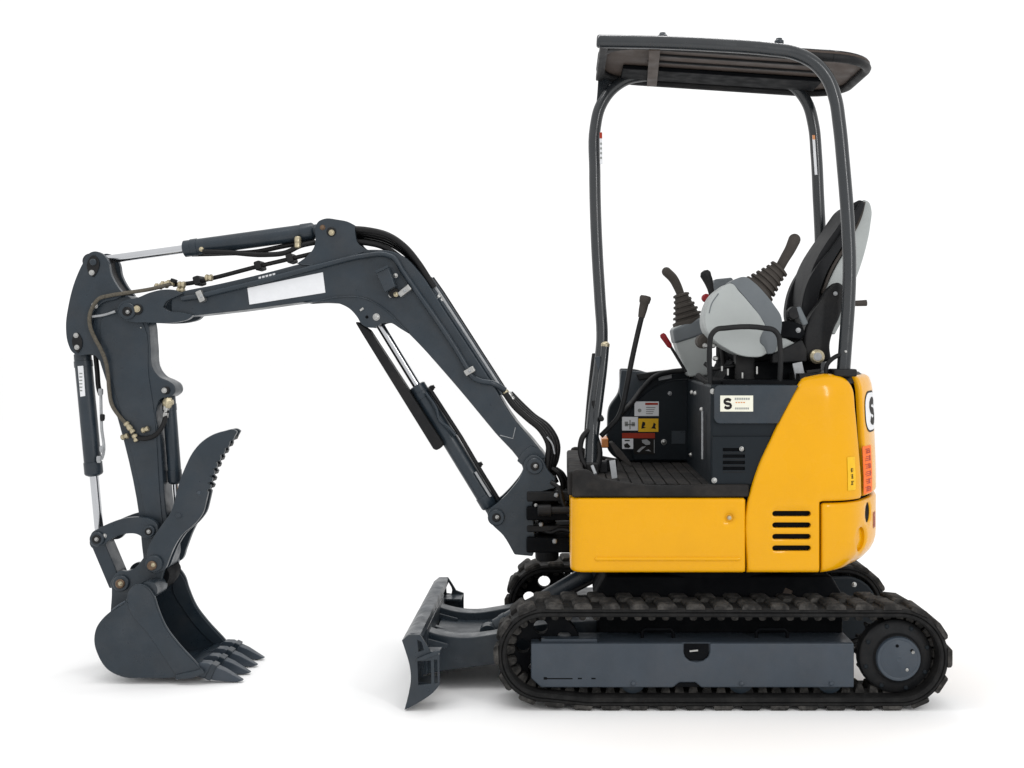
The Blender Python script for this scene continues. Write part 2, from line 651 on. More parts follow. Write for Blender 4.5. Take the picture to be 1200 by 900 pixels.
def rubber_track(y0, lab):
    b = bpy.data.objects.new('rubber_track', belt_me)
    C.objects.link(b)
    b.location = (0, y0, 0)
    setp(b, root)
    b['label'] = lab
    for k in range(NL):
        for (me, off, yy) in ((lug_near, 0.0, 0.0), (lug_far, 0.5, 0.22)):
            o = bpy.data.objects.new('tread_lug', me)
            C.objects.link(o)
            o.parent = b
            mm = frame_m((k + off) * TLEN / NL, yy)
            fl = Matrix.Identity(4)
            if yy == 0.0 and mm.col[1][1] < 0:
                fl = Matrix.Diagonal((1, -1, 1, 1))
            if yy > 0 and mm.col[1][1] > 0:
                fl = Matrix.Diagonal((1, -1, 1, 1))
            jit = Matrix.Diagonal((random.uniform(.94, 1.05), 1, random.uniform(.92, 1.05), 1))
            o.matrix_basis = mm @ fl @ jit
    for k in range(NG):
        for yy in (0.078, 0.142):
            o = bpy.data.objects.new('guide_lug', guide)
            C.objects.link(o)
            o.parent = b
            o.matrix_basis = frame_m(k * TLEN / NG, yy, out=False)
    return b


rubber_track(0.0, 'near rubber track with dusty tread lugs')
rubber_track(0.78, 'far rubber track behind the body')


# track frames, rollers, sprockets, idlers
def undercarriage(y0, near):
    s = 1 if near else -1

    def yy(a, b):                      # distances in from the outer face -> depth range
        return (y0 + a, y0 + b) if near else (y0 + 0.22 - b, y0 + 0.22 - a)
    a, b = yy(0.03, 0.185)
    fr_out = [(622, 754), (801, 754), (801, 764), (803, 770), (808, 774.5), (816, 776), (824, 774.5), (830, 770), (832, 764), (832, 754), (1001, 754), (1001, 806), (822, 806), (815, 800), (796, 800), (789, 806), (634, 806), (622, 795)]
    fp = [(P(p[0], p[1], 0.03).x, P(p[0], p[1], 0.03).z) for p in fr_out]
    back = [(P(p[0], p[1], 0.03).x, P(p[0], p[1], 0.03).z) for p in ((622, 754), (1001, 754), (1001, 806), (634, 806), (622, 795))]
    a1, b1 = yy(0.03, 0.042)
    f = prism('track_frame', fp, a1, b1, 'slate_frame', root, 0.005)
    a2, b2 = yy(0.042, 0.185)
    prism('frame_box', [(x * 1.0, z) for x, z in back], a2, b2 - 0.0, 'slate_frame', f, 0.003)
    if near:
        # raised strip with rounded shoulders, dark sheets painting shade into the notches and grease fitting
        box('notch_shade_sheet', P(802, 0, .03).x, P(831, 0, .03).x, 0.0402, 0.0418, P(0, 775, .03).z, P(0, 755, .03).z, 'inner', f, 0)
        box('notch_shade_sheet', P(790, 0, .03).x, P(821, 0, .03).x, 0.0402, 0.0418, P(0, 806, .03).z, P(0, 800.5, .03).z, 'inner', f, 0)
        obox('grease_fitting', P(808, 763, .038), P(818, 762, .038), 0.006, 0.006, 'steel', f, 0.001)
        zt = P(0, 754, .03).z
        box('top_strip', P(634, 0, .05).x, P(700, 0, .05).x, 0.05, 0.12, zt - 0.002, zt + 0.010, 'slate_frame', f, 0.003)
        for px in (771, 905):
            x = P(px, 0, .1).x
            tube('lifting_loop', [(x - .055, .11, zt - .002), (x - .055, .11, zt + .022), (x - .045, .11, zt + .031), (x + .045, .11, zt + .031), (x + .055, .11, zt + .022), (x + .055, .11, zt - .002)], 0.006, 'inner', f, 8, smooth=False)
        for px in (742, 869, 974):
            bolt(px, 801, 0.030, 3.0, f, 'slate_frame', h=0.010)
        flat('drain_slots', [rect(637, 793.5, 641, 796.5), rect(641, 794.6, 671, 796), rect(677, 794.3, 682, 796), rect(693, 794.3, 698, 796)], 0.0296, M['inner'], f)
    for px in (705, 742, 869, 974):
        c = P(px, 800, 0.03)
        if px == 705:
            continue
        y_a, y_b = yy(0.045, 0.175)
        lathe('track_roller', (c.x, y_a, 0.094), (c.x, y_b, 0.094), [(0, 0.03), (0.004, 0.047), (0.03, 0.047), (0.034, 0.034), (0.096, 0.034), (0.1, 0.047), (0.126, 0.047), (0.13, 0.03)], 'slate', f, 22)
    # idler with openings
    ya, yb = yy(0.06, 0.16)
    idl = [(XL + 0.128 * math.cos(2 * math.pi * k / 48), 0.193 + 0.128 * math.sin(2 * math.pi * k / 48)) for k in range(48)]
    holes = []
    for q in range(5):
        an = 2 * math.pi * q / 5 + 0.5
        cx, cz = XL + 0.078 * math.cos(an), 0.193 + 0.078 * math.sin(an)
        holes.append([(cx + 0.026 * math.cos(2 * math.pi * k / 14), cz + 0.026 * math.sin(2 * math.pi * k / 14)) for k in range(14)])
    idw = prism('idler_wheel', idl, (ya + yb) / 2 - 0.02, (ya + yb) / 2 + 0.02, 'inner', root, 0.003, holes)
    lathe('idler_hub', (XL, ya, .193), (XL, yb, .193), [(0, .036), (.004, .04), (.096, .04), (.1, .036)], 'black', idw, 20)
    # sprocket with teeth
    nt = 15
    sp = []
    for k in range(nt * 6):
        ph = k % 6
        r = (0.110, 0.110, 0.116, 0.133, 0.133, 0.116)[ph]
        an = 2 * math.pi * k / (nt * 6)
        sp.append((XR + r * math.cos(an), 0.184 + r * math.sin(an)))
    sk = prism('drive_sprocket', sp, (ya + yb) / 2 - 0.014, (ya + yb) / 2 + 0.014, 'rubber', root, 0.002)
    if near:
        c = P(1055, 774, 0.0)
        lathe('motor_housing', (c.x, 0.09, c.z), (c.x, 0.03, c.z), [(0, .131), (.02, .131), (.035, .127), (.042, .118), (.045, .10), (.048, .088), (.052, .083), (.06, .08)], 'black', sk, 48)
        cap = lathe('sprocket_cover', (c.x, 0.035, c.z), (c.x, 0.012, c.z), [(0, .077), (.016, .077), (.020, .0745), (.0205, .067), (.0195, .065), (.0205, .063), (.0215, .012), (.0225, .009), (.0215, .006), (.0215, 0)], 'slate_frame', sk, 48)
        for (px, py, mm) in ((1051.5, 757, 'inner'), (1069, 762.5, 'inner'), (1063, 785, 'steel'), (1070, 764.5, 'steel')):
            bolt(px, py, 0.0128, 1.5, cap, mm, h=0.002)
        for (q) in range(8):
            an = 2 * math.pi * q / 8 + .3
            lathe('bolt', (c.x + .112 * math.cos(an), .050, c.z + .112 * math.sin(an)), (c.x + .112 * math.cos(an), .042, c.z + .112 * math.sin(an)), [(0, .008), (.006, .008), (.008, .005)], 'panel', sk, 8)
    else:
        mc = [(1.02, .311)] + [(XR + 0.130 * math.cos(R(90 - 8 * k)), 0.184 + 0.130 * math.sin(R(90 - 8 * k))) for k in range(0, 24)] + [(1.02, .06)]
        cv = prism('motor_cover', mc, .755, .785, 'panel', sk, 0.008)
        for (px, py) in ((962, 689), (1001, 685)):
            bolt(px, py, .755, 2.4, cv, 'steel')
    return f


undercarriage(0.0, True)
undercarriage(0.78, False)

# centre frame and swing bearing
cb = prism('carbody', [(0.14, .14), (1.02, .14), (1.02, .36), (0.98, .43), (0.16, .43), (0.12, .36)], 0.19, 0.81, 'inner', root, 0.01)
lathe('swing_bearing', (.561, .5, .38), (.561, .5, .50), [(0, .30), (.04, .30), (.045, .33), (.075, .33), (.08, .27), (.12, .27)], 'inner', cb, 48)
ptube('drain_hose', [(790, 690, .3), (770, 694, .3), (760, 700, .28)], .006, 'hose', cb, 8)
obox('rear_step', P(897, 680, .25), P(928, 697, .2), .03, .05, 'roof', cb, .003)

# ------------------------------------------------------------------ dozer blade
BL0, BL1 = 0.0, 1.0
prof_f = [(471, 750.5), (475.5, 764), (480, 780), (481.5, 795), (479, 812), (474, 832)]
prof_b = [(480, 829), (487, 812), (489, 795), (488, 780), (484, 764), (481, 757), (493, 752), (492, 744), (479, 744)]
blade = plate('dozer_blade', prof_f + prof_b, BL0 + .012, BL1 - .012, 'slate', root, 0.002, ang=40, yref=0.0)
ep = [(471, 750.5), (479, 744), (492, 744), (498, 753), (504, 763), (515, 767), (515, 803), (507, 812), (496, 820), (482, 828), (474, 832), (479, 812), (481.5, 795), (480, 780), (475.5, 764)]
ehole = [[(489, 775), (505, 774), (505.5, 801), (490, 803)], [(508.5, 773), (512.5, 773), (513, 800), (509, 801)], [(489, 750), (492, 751), (497, 762), (490, 764)]]
for (a, b) in ((BL0, BL0 + .0118), (BL1 - .0118, BL1)):
    plate('end_plate', ep, a, b, 'slate', blade, 0.0015, holes=ehole if a < .5 else [[(489, 750), (493, 751), (498, 762), (497, 768), (490, 767)]], ang=20, yref=0.0)
    yy0 = a + .012 if a < .5 else a - .10
    box('stiffener', P(489, 0, 0).x, P(514, 0, 0).x, yy0, yy0 + .10, P(0, 771, 0).z, P(0, 768, 0).z, 'slate', blade, .002)
    box('stiffener', P(483, 0, 0).x, P(512, 0, 0).x, yy0 + .02, yy0 + .10, P(0, 806, 0).z, P(0, 803, 0).z, 'slate', blade, .002)
plate('shelf', [(489, 771), (498, 767), (516, 761), (516.5, 764), (499, 772), (489, 774)], -0.012, 0.012, 'slate', blade, 0.002, smooth=False, yref=0.0)
armp = [(490, 735), (505, 741), (525, 746), (548, 747.5), (575, 744), (640, 731), (700, 728), (700, 756), (640, 772), (577, 779), (545, 783), (515, 787), (498, 790)]
for (a, lab) in ((.26, 'near'), (.66, 'far')):
    plate('lift_arm', armp, a, a + .075, 'slate', root, .004, ang=60, yref=.26)
plate('lift_arm', [(p[0] - 2, p[1] + 9) for p in armp[:7]] + [(700, 752), (640, 764), (577, 772), (545, 776), (515, 780), (498, 783)], .47, .50, 'slate', root, .003, ang=60, yref=.26)
webp = [(505, 752), (530, 756), (560, 756), (640, 742), (640, 748), (560, 762), (530, 762), (505, 758)]
plate('arm_web', webp, .335, .66, 'slate', blade, .002, yref=.26)
for yb_ in (.22, .38, .62, .78):
    plate('gusset', [(488, 742), (500, 745), (526, 752), (526, 756), (506, 760), (490, 764)], yb_, yb_ + .012, 'slate', blade, .0015, smooth=False, yref=.26)
box('arm_root_plate', P(489, 0, .1).x, P(497, 0, .1).x, .2, .8, P(0, 800, .1).z, P(0, 745, .1).z, 'slate', blade, .003)
bc = hyd('blade_cylinder', (572, 741), (700, 666), .5, .07, .96, .034, .017, root)
ptube('hose', [(665, 697, .45), (690, 684, .45), (705, 676, .45)], .008, 'hose', bc, 8)

# ------------------------------------------------------------------ house (revolving body)
HX0, TCX, TCY, TR = 0.030, 0.561, 0.5, 0.642


def build_plan():
    pts = []
    pts.append((HX0, .5))
    pts.append((HX0, .03 + .045))
    for k in range(1, 6):
        a = R(180 + 15 * k)
        pts.append((HX0 + .045 + .045 * math.cos(a), .075 + .045 * math.sin(a)))
    pts.append((HX0 + .045, .03))
    x = TCX + math.sqrt(TR**2 - (TCY - .03)**2)
    pts.append((x, .03))
    a0 = math.atan2(.03 - TCY, x - TCX)
    for k in range(1, 41):
        a = a0 + (-2 * a0) * k / 40
        pts.append((TCX + TR * math.cos(a), TCY + TR * math.sin(a)))
    pts.append((HX0 + .045, .97))
    for k in range(1, 6):
        a = R(90 + 15 * k)
        pts.append((HX0 + .045 + .045 * math.cos(a), .925 + .045 * math.sin(a)))
    pts.append((HX0, .925))
    pts.append((HX0, .5))
    rp, tot = resample(pts, .006, closed=False)
    n = len(rp)
    out = []
    for i in range(n):
        w = 0
        if rp[i].x > .80:
            w = int(min(16, (rp[i].x - .80) / .006))
        w = min(w, i, n - 1 - i)
        acc = Vector((0, 0))
        for k in range(-w, w + 1):
            acc += rp[i + k]
        out.append(acc / (2 * w + 1))
    return resample(out, .006, closed=False)


PLAN, PLEN = build_plan()
NP = len(PLAN)
ZBOT, ZTOP = 0.471, 1.166


def plan_at(s):
    d = max(0, min(.99999, s / PLEN)) * (NP - 1)
    i = int(d)
    p = PLAN[i].lerp(PLAN[i + 1], d - i)
    t = (PLAN[min(i + 2, NP - 1)] - PLAN[max(i - 1, 0)]).normalized()
    return p, Vector((t.y, -t.x))


def s_of(px):
    """near-side crossing of a sight line with the plan outline"""
    k = (px - CX) / FPX
    best = None
    for i in range(NP - 1):
        a, b = PLAN[i], PLAN[i + 1]
        fa = a.x - k * (a.y + CAMD)
        fb = b.x - k * (b.y + CAMD)
        if (fa <= 0) != (fb <= 0) and a.y < .6 and i > 20:
            s = (i + fa / (fa - fb)) * PLEN / (NP - 1)
            y = a.y
            if best is None or y < best[1]:
                best = (s, y)
    return best[0] if best else None


def tailw(s):
    p, nn = plan_at(s)
    return max(0.0, min(1.0, (p.x - .90) / .16))


def hpt(s, z, off=0.0):
    p, nn = plan_at(s)
    w = tailw(s)
    ins = 0.0
    zb = (ZBOT + .02 + .085 * w) - z
    hb = .02 + .085 * w
    if zb > 0:
        k = min(1, zb / hb)
        ins += (.010 + .085 * w) * (1 - math.sqrt(max(0, 1 - k * k)))
    zt = z - (ZTOP - .070)
    if zt > 0:
        k = min(1, zt / .070)
        ins += (.060 - .025 * w) * (1 - math.sqrt(max(0, 1 - k * k * .97)))
    ins += max(0, z - .8) * .045
    return Vector((p.x + nn.x * (off - ins), p.y + nn.y * (off - ins), z))


def sz(px, py):
    s = s_of(px)
    p, nn = plan_at(s)
    return Vector((s, CAMH - (py - CY) * (p.y + CAMD) / FPX))


def bdist(p, loops):
    best = 9
    for lp in loops:
        for i in range(len(lp)):
            a, b = lp[i - 1], lp[i]
            d = b - a
            L2 = d.length_squared
            t = 0 if L2 < 1e-12 else max(0, min(1, (p - a).dot(d) / L2))
            best = min(best, (p - a - d * t).length)
    return best


def shell(name, outline, m, parent, holes=(), t=.02, r=.010, off=0.0, grid=.022, hr=.004):
    """a sheet-metal panel that follows the body's curved side; outline in (s, z), rounded rims, real holes"""
    ol, _ = resample(outline, grid * .6)
    hl = [[Vector(p) for p in h] for h in holes]
    loops = [ol] + hl
    vs, es = [], []
    for lp in loops:
        b = len(vs)
        vs += [Vector(p) for p in lp]
        es += [(b + i, b + (i + 1) % len(lp)) for i in range(len(lp))]
    nb = len(vs)
    extra = []
    area = sum(ol[i - 1].x * ol[i].y - ol[i].x * ol[i - 1].y for i in range(len(ol)))
    for (lp, rr, sg) in [(ol, r, 1 if area > 0 else -1)]:
        for frac in (.12, .35, .7, 1.0):
            for i in range(len(lp)):
                d = (lp[(i + 1) % len(lp)] - lp[i - 1]).normalized()
                q = lp[i] + Vector((-d.y, d.x)) * sg * rr * frac
                if inside(q, ol) and abs(bdist(q, [ol]) - rr * frac) < rr * .08:
                    extra.append(q)
    for lp in hl:
        c = sum(lp, Vector((0, 0))) / len(lp)
        for i in range(len(lp)):
            d = (lp[(i + 1) % len(lp)] - lp[i - 1]).normalized()
            for sg in (1, -1):
                q = lp[i] + Vector((-d.y, d.x)) * sg * hr
                if not inside(q, lp):
                    extra.append(q)
    x0, x1 = min(p.x for p in ol), max(p.x for p in ol)
    y0, y1 = min(p.y for p in ol), max(p.y for p in ol)
    nx, ny = int((x1 - x0) / grid), int((y1 - y0) / grid)
    for i in range(nx + 1):
        for j in range(ny + 1):
            q = Vector((x0 + (i + .5 * (j % 2)) * grid, y0 + j * grid))
            if inside(q, ol) and not any(inside(q, h) for h in hl) and bdist(q, [ol]) > r * 1.25 and (not hl or bdist(q, hl) > hr * 1.6):
                extra.append(q)
    v2, e2, fcs, ov, oe, of = delaunay_2d_cdt(vs + extra, es, [], 0, 1e-5)
    bm = bmesh.new()
    bv = []
    for q in v2:
        d = bdist(q, [ol])
        k = max(0, 1 - d / r) if r else 0
        h = -r * (1 - math.sqrt(max(0, 1 - k * k)))
        if hl:
            dh = bdist(q, hl)
            k = max(0, 1 - dh / hr)
            h -= hr * (1 - math.sqrt(max(0, 1 - k * k))) * .7
        bv.append((q, h))
    V = [bm.verts.new(hpt(q.x, q.y, off + h)) for q, h in bv]
    B = {}
    dirs = {}
    for f in fcs:
        c = (v2[f[0]] + v2[f[1]] + v2[f[2]]) / 3
        if not inside(c, ol) or any(inside(c, h) for h in hl):
            continue
        A_, B_, C_ = (v2[i] for i in f)
        le = max((A_ - B_).length, (B_ - C_).length, (C_ - A_).length)
        if abs((B_ - A_).cross(C_ - A_)) / le < 3e-5:
            continue
        bm.faces.new([V[i] for i in f])
        for i in range(3):
            dirs[(f[i], f[(i + 1) % 3])] = 1
    if t:
        for (i, j) in list(dirs):
            if (j, i) not in dirs:
                for q in (i, j):
                    if q not in B:
                        B[q] = bm.verts.new(hpt(bv[q][0].x, bv[q][0].y, off - max(t, r)))
                bm.faces.new((V[j], V[i], B[i], B[j]))
    bmesh.ops.delete(bm, geom=[v for v in bm.verts if not v.link_faces], context='VERTS')
    return link(name, mesh_from(bm, name), m, parent, sharp=50)


def hull_solid(name, z0, z1, inset, xmin, m, parent, n=5):
    """body core that follows the plan outline"""
    ss = [i * PLEN / 160 for i in range(161)]
    bm = bmesh.new()
    rings = []
    for k in range(n):
        z = z0 + (z1 - z0) * k / (n - 1)
        ring = []
        for s in ss:
            q = hpt(s, z, -inset)
            ring.append(bm.verts.new((max(q.x, xmin), q.y, z)))
        rings.append(ring)
    for a, b in zip(rings, rings[1:]):
        for i in range(len(ss)):
            j = (i + 1) % len(ss)
            bm.faces.new((a[i], a[j], b[j], b[i]))
    bm.faces.new(rings[0][::-1])
    bm.faces.new(rings[-1])
    bmesh.ops.remove_doubles(bm, verts=bm.verts, dist=1e-5)
    return link(name, mesh_from(bm, name), m, parent, sharp=40)


core = hull_solid('house_frame', .485, .722, .028, HX0 + .03, 'inner', root)
SEATX = .523
core2 = hull_solid('engine_bay', .70, 1.138, .030, SEATX + .045, 'inner', core)
hull_solid('engine_bay_cap', 1.130, 1.166, .016, .84, 'black', core, 4)

S875, S962 = s_of(875.0), s_of(962)
S1003 = s_of(1003.5)
SFRONT = 0.05


def mir(poly):
    return [(PLEN - a, b) for a, b in poly][::-1]


def arc2(cx, cy, r, a0, a1, n=6):
    return [(cx + r * math.cos(R(a0 + (a1 - a0) * k / n)), cy + r * math.sin(R(a0 + (a1 - a0) * k / n))) for k in range(n + 1)]


def slot_sz(x0, x1, y, h):
    a, b = sz(x0, y), sz(x1, y)
    r = px2m(h / 2, .03)
    return arc2(a.x + r, a.y, r, 90, 270, 5) + arc2(b.x - r, b.y, r, -90, 90, 5)


# lower side panel with its bolt hole
zt = sz(760, 584).y
low = [(SFRONT, ZBOT), (S875 - .003, ZBOT), (S875 - .003, zt), (SFRONT, zt)]
bh = sz(855, 607)
side = shell('side_panel', low, 'yellow', root, holes=[arc2(bh.x, bh.y, .0145, 0, 345, 23)], r=.012, hr=.012)
q = hpt(bh.x, bh.y)
lathe('panel_bolt', (q.x, q.y + .012, q.z), (q.x, q.y - .001, q.z), [(0, .0075), (.004, .0075), (.009, .0070), (.011, .004), (.0115, 0)], 'brass', side, 16)
lathe('bolt_recess', (q.x, q.y + .018, q.z), (q.x, q.y + .005, q.z), [(0, .018), (.006, .018), (.007, .012), (.0072, 0)], 'yellow', side, 20)
ra, rb_ = sz(699, 655), sz(866, 655)
shell('pressed_rib', arc2(ra.x, ra.y, .0075, 90, 270) + arc2(rb_.x, rb_.y, .0075, -90, 90), 'yellow', side, t=.002, r=.007, off=.0055, grid=.010)
# same panel on the far side, and the front apron
shell('side_panel', mir([(S875 * 0 + .05, ZBOT), (S875 - .003, ZBOT), (S875 - .003, zt), (.05, zt)]), 'yellow', root, r=.012)

# engine side cover with four louvre slots
mc_px = [(876, 673), (876, 590), (880, 575), (890, 545), (905, 513), (922, 478), (938, 450), (944, 443)]
edge = [sz(*p) for p in mc_px]
for p in edge[:1]:
    p.y = ZBOT
top_r = [(975, 438.5), (992, 440), (999, 443)]
right = [(1004, 452), (1006.5, 480), (1008.5, 520), (1010, 560), (1010.5, 578)]
oc = [Vector(p) for p in edge] + [sz(*p) for p in top_r] + [sz(*p) for p in right]
zc = sz(962, 590).y
oc[-1].y = zc + .006
oc += [Vector((S962 - .002, zc + .006)), Vector((S962 - .002, ZBOT))]
oc = spl(oc, 5, 40)
slots = [slot_sz(905, 950.5, yv, 6.6) for yv in (602, 615.5, 629, 642.5)]
cover = shell('engine_cover', oc, 'yellow', root, holes=slots, r=.014, hr=.004, off=.001)
shell('engine_cover', mir([(p[0], p[1]) for p in oc]), 'yellow', root, r=.014, off=.001)
for k, h in enumerate(slots):                      # a dark sheet behind the slots paints their inner shade
    cxs = sum(p[0] for p in h) / len(h)
    czs = sum(p[1] for p in h) / len(h)
q0, q1 = sz(903, 650), sz(953, 595)
shell('louvre_shade_sheet', [(q0.x, q0.y), (q1.x, q0.y), (q1.x, q1.y), (q0.x, q1.y)], 'inner', cover, t=0, r=0.001, off=-.018)

# counterweight round the tail
cw = [(S962 + .003, ZBOT), (PLEN - S962 - .003, ZBOT), (PLEN - S962 - .003, zc), (S962 + .003, zc)]


def oval(px, py, rs, rz):
    c = sz(px, py)
    return arc2(c.x, c.y, 1, 0, 345, 23) if False else [(c.x + rs * math.cos(2 * math.pi * k / 20), c.y + rz * math.sin(2 * math.pi * k / 20)) for k in range(20)]


ov1 = oval(1017.5, 600.5, .030, .036)
ov2 = oval(1010, 632, .036, .044)
cwt = shell('counterweight', cw, 'yellow', root, holes=[ov1, ov2], r=.012, hr=.006)
shell('tow_hole_shade', [(p[0], p[1]) for p in oval(1017.5, 600.5, .036, .042)], 'inner', cwt, t=0, r=.001, off=-.006)  # dark disc just inside the hole, its shade given as colour
shell('recess_floor', [(p[0], p[1]) for p in oval(1010, 632, .042, .050)], 'yellow', cwt, t=0, r=.001, off=-.014)
c_ = sz(1021, 611)
for k in range(3):
    shell('red_lettering', [(c_.x + .03 + .02 * k, c_.y - .03), (c_.x + .04 + .02 * k, c_.y - .03), (c_.x + .036 + .02 * k, c_.y + .03), (c_.x + .028 + .02 * k, c_.y + .03)], 'labelred', cwt, t=0, r=.0005, off=.0015, grid=.012)

# rear door above the counterweight
DB, DT = s_of(1010.5) + .030, s_of(1005) + .052
rd = [(DB, zc + .012), (PLEN - DB, zc + .012), (PLEN - DT, ZTOP - .008), (DT, ZTOP - .008)]
door = shell('rear_door', rd, 'yellow', root, r=.012, off=.001)

# emblem and labels on the tail
SE = s_of(1016)
ez = CAMH - (480 - CY) * (4.33) / FPX
ew, eh = .185, .150
ecx = SE + ew / 2 + .002


def rr_sz(cx, cz, w, h, r):
    return rrect(cx - w / 2, cz - h / 2, cx + w / 2, cz + h / 2, r, 6)


bd = shell('emblem_border', rr_sz(ecx, ez, ew, eh, .055), 'ink', door, t=0, r=.0005, off=.0022, grid=.012)
em = shell('emblem', rr_sz(ecx, ez, ew - .014, eh - .014, .049), 'white', door, t=0, r=.0005, off=.0032, grid=.012)


def text_sz(name, x0, z0, w, h, off, m, parent, rot=False):
    vs, fs = s_ribbon()
    bm = bmesh.new()
    V = []
    for (u, v) in vs:
        if rot:
            V.append(bm.verts.new(hpt(x0 + (1 - v) * w, z0 + u * h, off)))
        else:
            V.append(bm.verts.new(hpt(x0 + u * w, z0 + v * h, off)))
    for f in fs:
        try:
            bm.faces.new([V[i] for i in f])
        except ValueError:
            pass
    return link(name, mesh_from(bm, name), m, parent, smooth=False)


text_sz('letter_s', ecx - .040, ez - .052, .112, .104, .0042, 'ink', door)

# orange strip label: a column of dark red characters
so0, so1 = s_of(1011.5), s_of(1011.5) + .10
z0_, z1_ = CAMH - (573 - CY) * 4.28 / FPX, CAMH - (519 - CY) * 4.28 / FPX
shell('orange_label', [(so0, z0_), (so1, z0_), (so1, z1_), (so0, z1_)], 'orange', door, t=0, r=.0005, off=.0022, grid=.012)


def glyphs(name, s0, s1, za, zb, n, m, parent, off, dens=.8, seed=3):
    rnd = random.Random(seed)
    bm = bmesh.new()
    H = (zb - za) / n
    W = s1 - s0
    for k in range(n):
        if rnd.random() > dens:
            continue
        c0 = za + k * H + H * .12
        strokes = []
        for q in range(3):
            zz = c0 + H * .74 * (q + .2) / 3
            a, b = rnd.uniform(.1, .3), rnd.uniform(.65, .9)
            strokes.append((s0 + W * a, s0 + W * b, zz, zz + H * .10))
        for q in range(2):
            x = s0 + W * rnd.uniform(.25, .75)
            strokes.append((x, x + W * .09, c0, c0 + H * rnd.uniform(.5, .74)))
        for (a, b, c, d) in strokes:
            bm.faces.new([bm.verts.new(hpt(*p, off)) for p in ((a, c), (b, c), (b, d), (a, d))])
    return link(name, mesh_from(bm, name), m, parent, smooth=False)


glyphs('label_lettering', so0 + .004, so1 - .004, z0_ + .004, z1_ - .004, 6, 'labelred', door, .0032, .85)
ya0, ya1 = sz(993, 575), sz(1002, 535)
shell('yellow_label', [(ya0.x, ya0.y), (ya1.x, ya0.y), (ya1.x, ya1.y), (ya0.x, ya1.y)], 'labelyel', cover, t=0, r=.0005, off=.003, grid=.012)
glyphs('label_lettering', ya0.x + .010, ya1.x - .008, ya0.y + .016, ya1.y - .012, 4, 'ink', cover, .004, .7, 9)

# ------------------------------------------------------------------ deck, seat base, consoles
ZD = .778
deck = box('floor_deck', HX0 + .008, SEATX + .09, .040, .955, .7345, ZD - .010, 'black', root, .006)
# side trim, higher towards the front
trim = plate('deck_trim', [(671, 553), (676, 550), (690, 552), (700, 559), (716, 563), (735, 566.5), (858, 568), (878, 568), (878, 582.5), (671, 582.5)], .034, .075, 'blackmat', deck, .008, ang=38, seg=3)
plate('deck_trim', [(671, 553), (676, 550), (690, 552), (700, 559), (716, 563), (735, 566.5), (858, 568), (878, 568), (878, 582.5), (671, 582.5)], .915, .950, 'blackmat', deck, .008, ang=38, yref=.034)
box('deck_front_lip', HX0 - .008, HX0 + .05, .0755, .9145, .736, .822, 'blackmat', deck, .01)
for k in range(11):
    x = .085 + k * .0415
    box('mat_rib', x, x + .0375, .082, .905, ZD - .0108, ZD - .001 + (k % 2) * .0007, 'blackmat', deck, .003)

sbx = box('seat_base', SEATX, .80, .058, .93, .728, 1.128, 'panel', root, .012)
# side panels on the seat base (near side)
up = plate('access_panel', rrect(837, 451.5, 860, 496.5, 7)[12:] + [(936, 451.5), (926, 470), (912, 496.5)], .042, .060, 'slate', sbx, .004, smooth=False)
plate('lower_panel', [(835, 512), (903, 512), (880, 567), (835, 567)], .049, .060, 'panel', sbx, .004, smooth=False, holes=[[(847, y0), (873, y0), (873, y0 + 4), (847, y0 + 4)] for y0 in (525, 532.5, 540, 547)])
box('louvre_shade_sheet', P(846, 0, .05).x, P(875, 0, .05).x, .0560, .0570, P(0, 553, .05).z, P(0, 523, .05).z, 'inner', sbx, 0)  # dark sheet behind the louvre holes, shade put into its colour
for k in range(4):
    obox('louvre_blade', P(847, 531.2 + 7.4 * k, .0515), P(873, 531.2 + 7.4 * k, .0515), .008, .003, 'black', sbx, .001, up=(0, .4, 1))
bolt(869, 526, .049, 2.2, sbx)
bolt(835.2, 458.6, .057, 2.6, sbx)
bolt(837, 563, .049, 2.6, sbx)
lb = label('maker_label', rect(844, 463.5, 882.5, 482.2), .042, 'cream', up)
vs, fs = s_ribbon()
bmm = bmesh.new()
V = [bmm.verts.new(P(847.6 + u * 10.4, 480 - v * 13.8, 0.0402)) for u, v in vs]
for f in fs:
    bmm.faces.new([V[i] for i in f])
link('letter_s', mesh_from(bmm, 'letter_s'), 'ink', up, smooth=False)
flat('label_print', [rect(861 + 2.6 * k, 466.2, 863 + 2.6 * k, 468.6) for k in range(7)] + [rect(861.5 + 2.4 * k, 477.5, 863.2 + 2.4 * k, 479.8) for k in range(7)], 0.0402, M['greyink'], up)
flat('label_print', [rect(862 + 3 * k, 471, 864 + 3 * k, 472.3) for k in range(4)], 0.0402, M['lens'], up)
# bolts and a gas strut on the box's front face
for (px, py, yv) in ((819, 480, .30), (809.5, 460, .62), (811, 533, .66), (814.5, 461, .50)):
    q = P(px, py, yv)
    lathe('bolt', (SEATX + .001, yv, q.z), (SEATX - .010, yv, q.z), [(0, .010), (.004, .010), (.008, .008), (.011, .003)], 'steel', sbx, 10)
tube('gas_strut', [(SEATX - .012, .19, P(0, 482, .19).z), (SEATX - .012, .19, P(0, 538, .19).z)], .004, 'tag', sbx, 8, smooth=False)

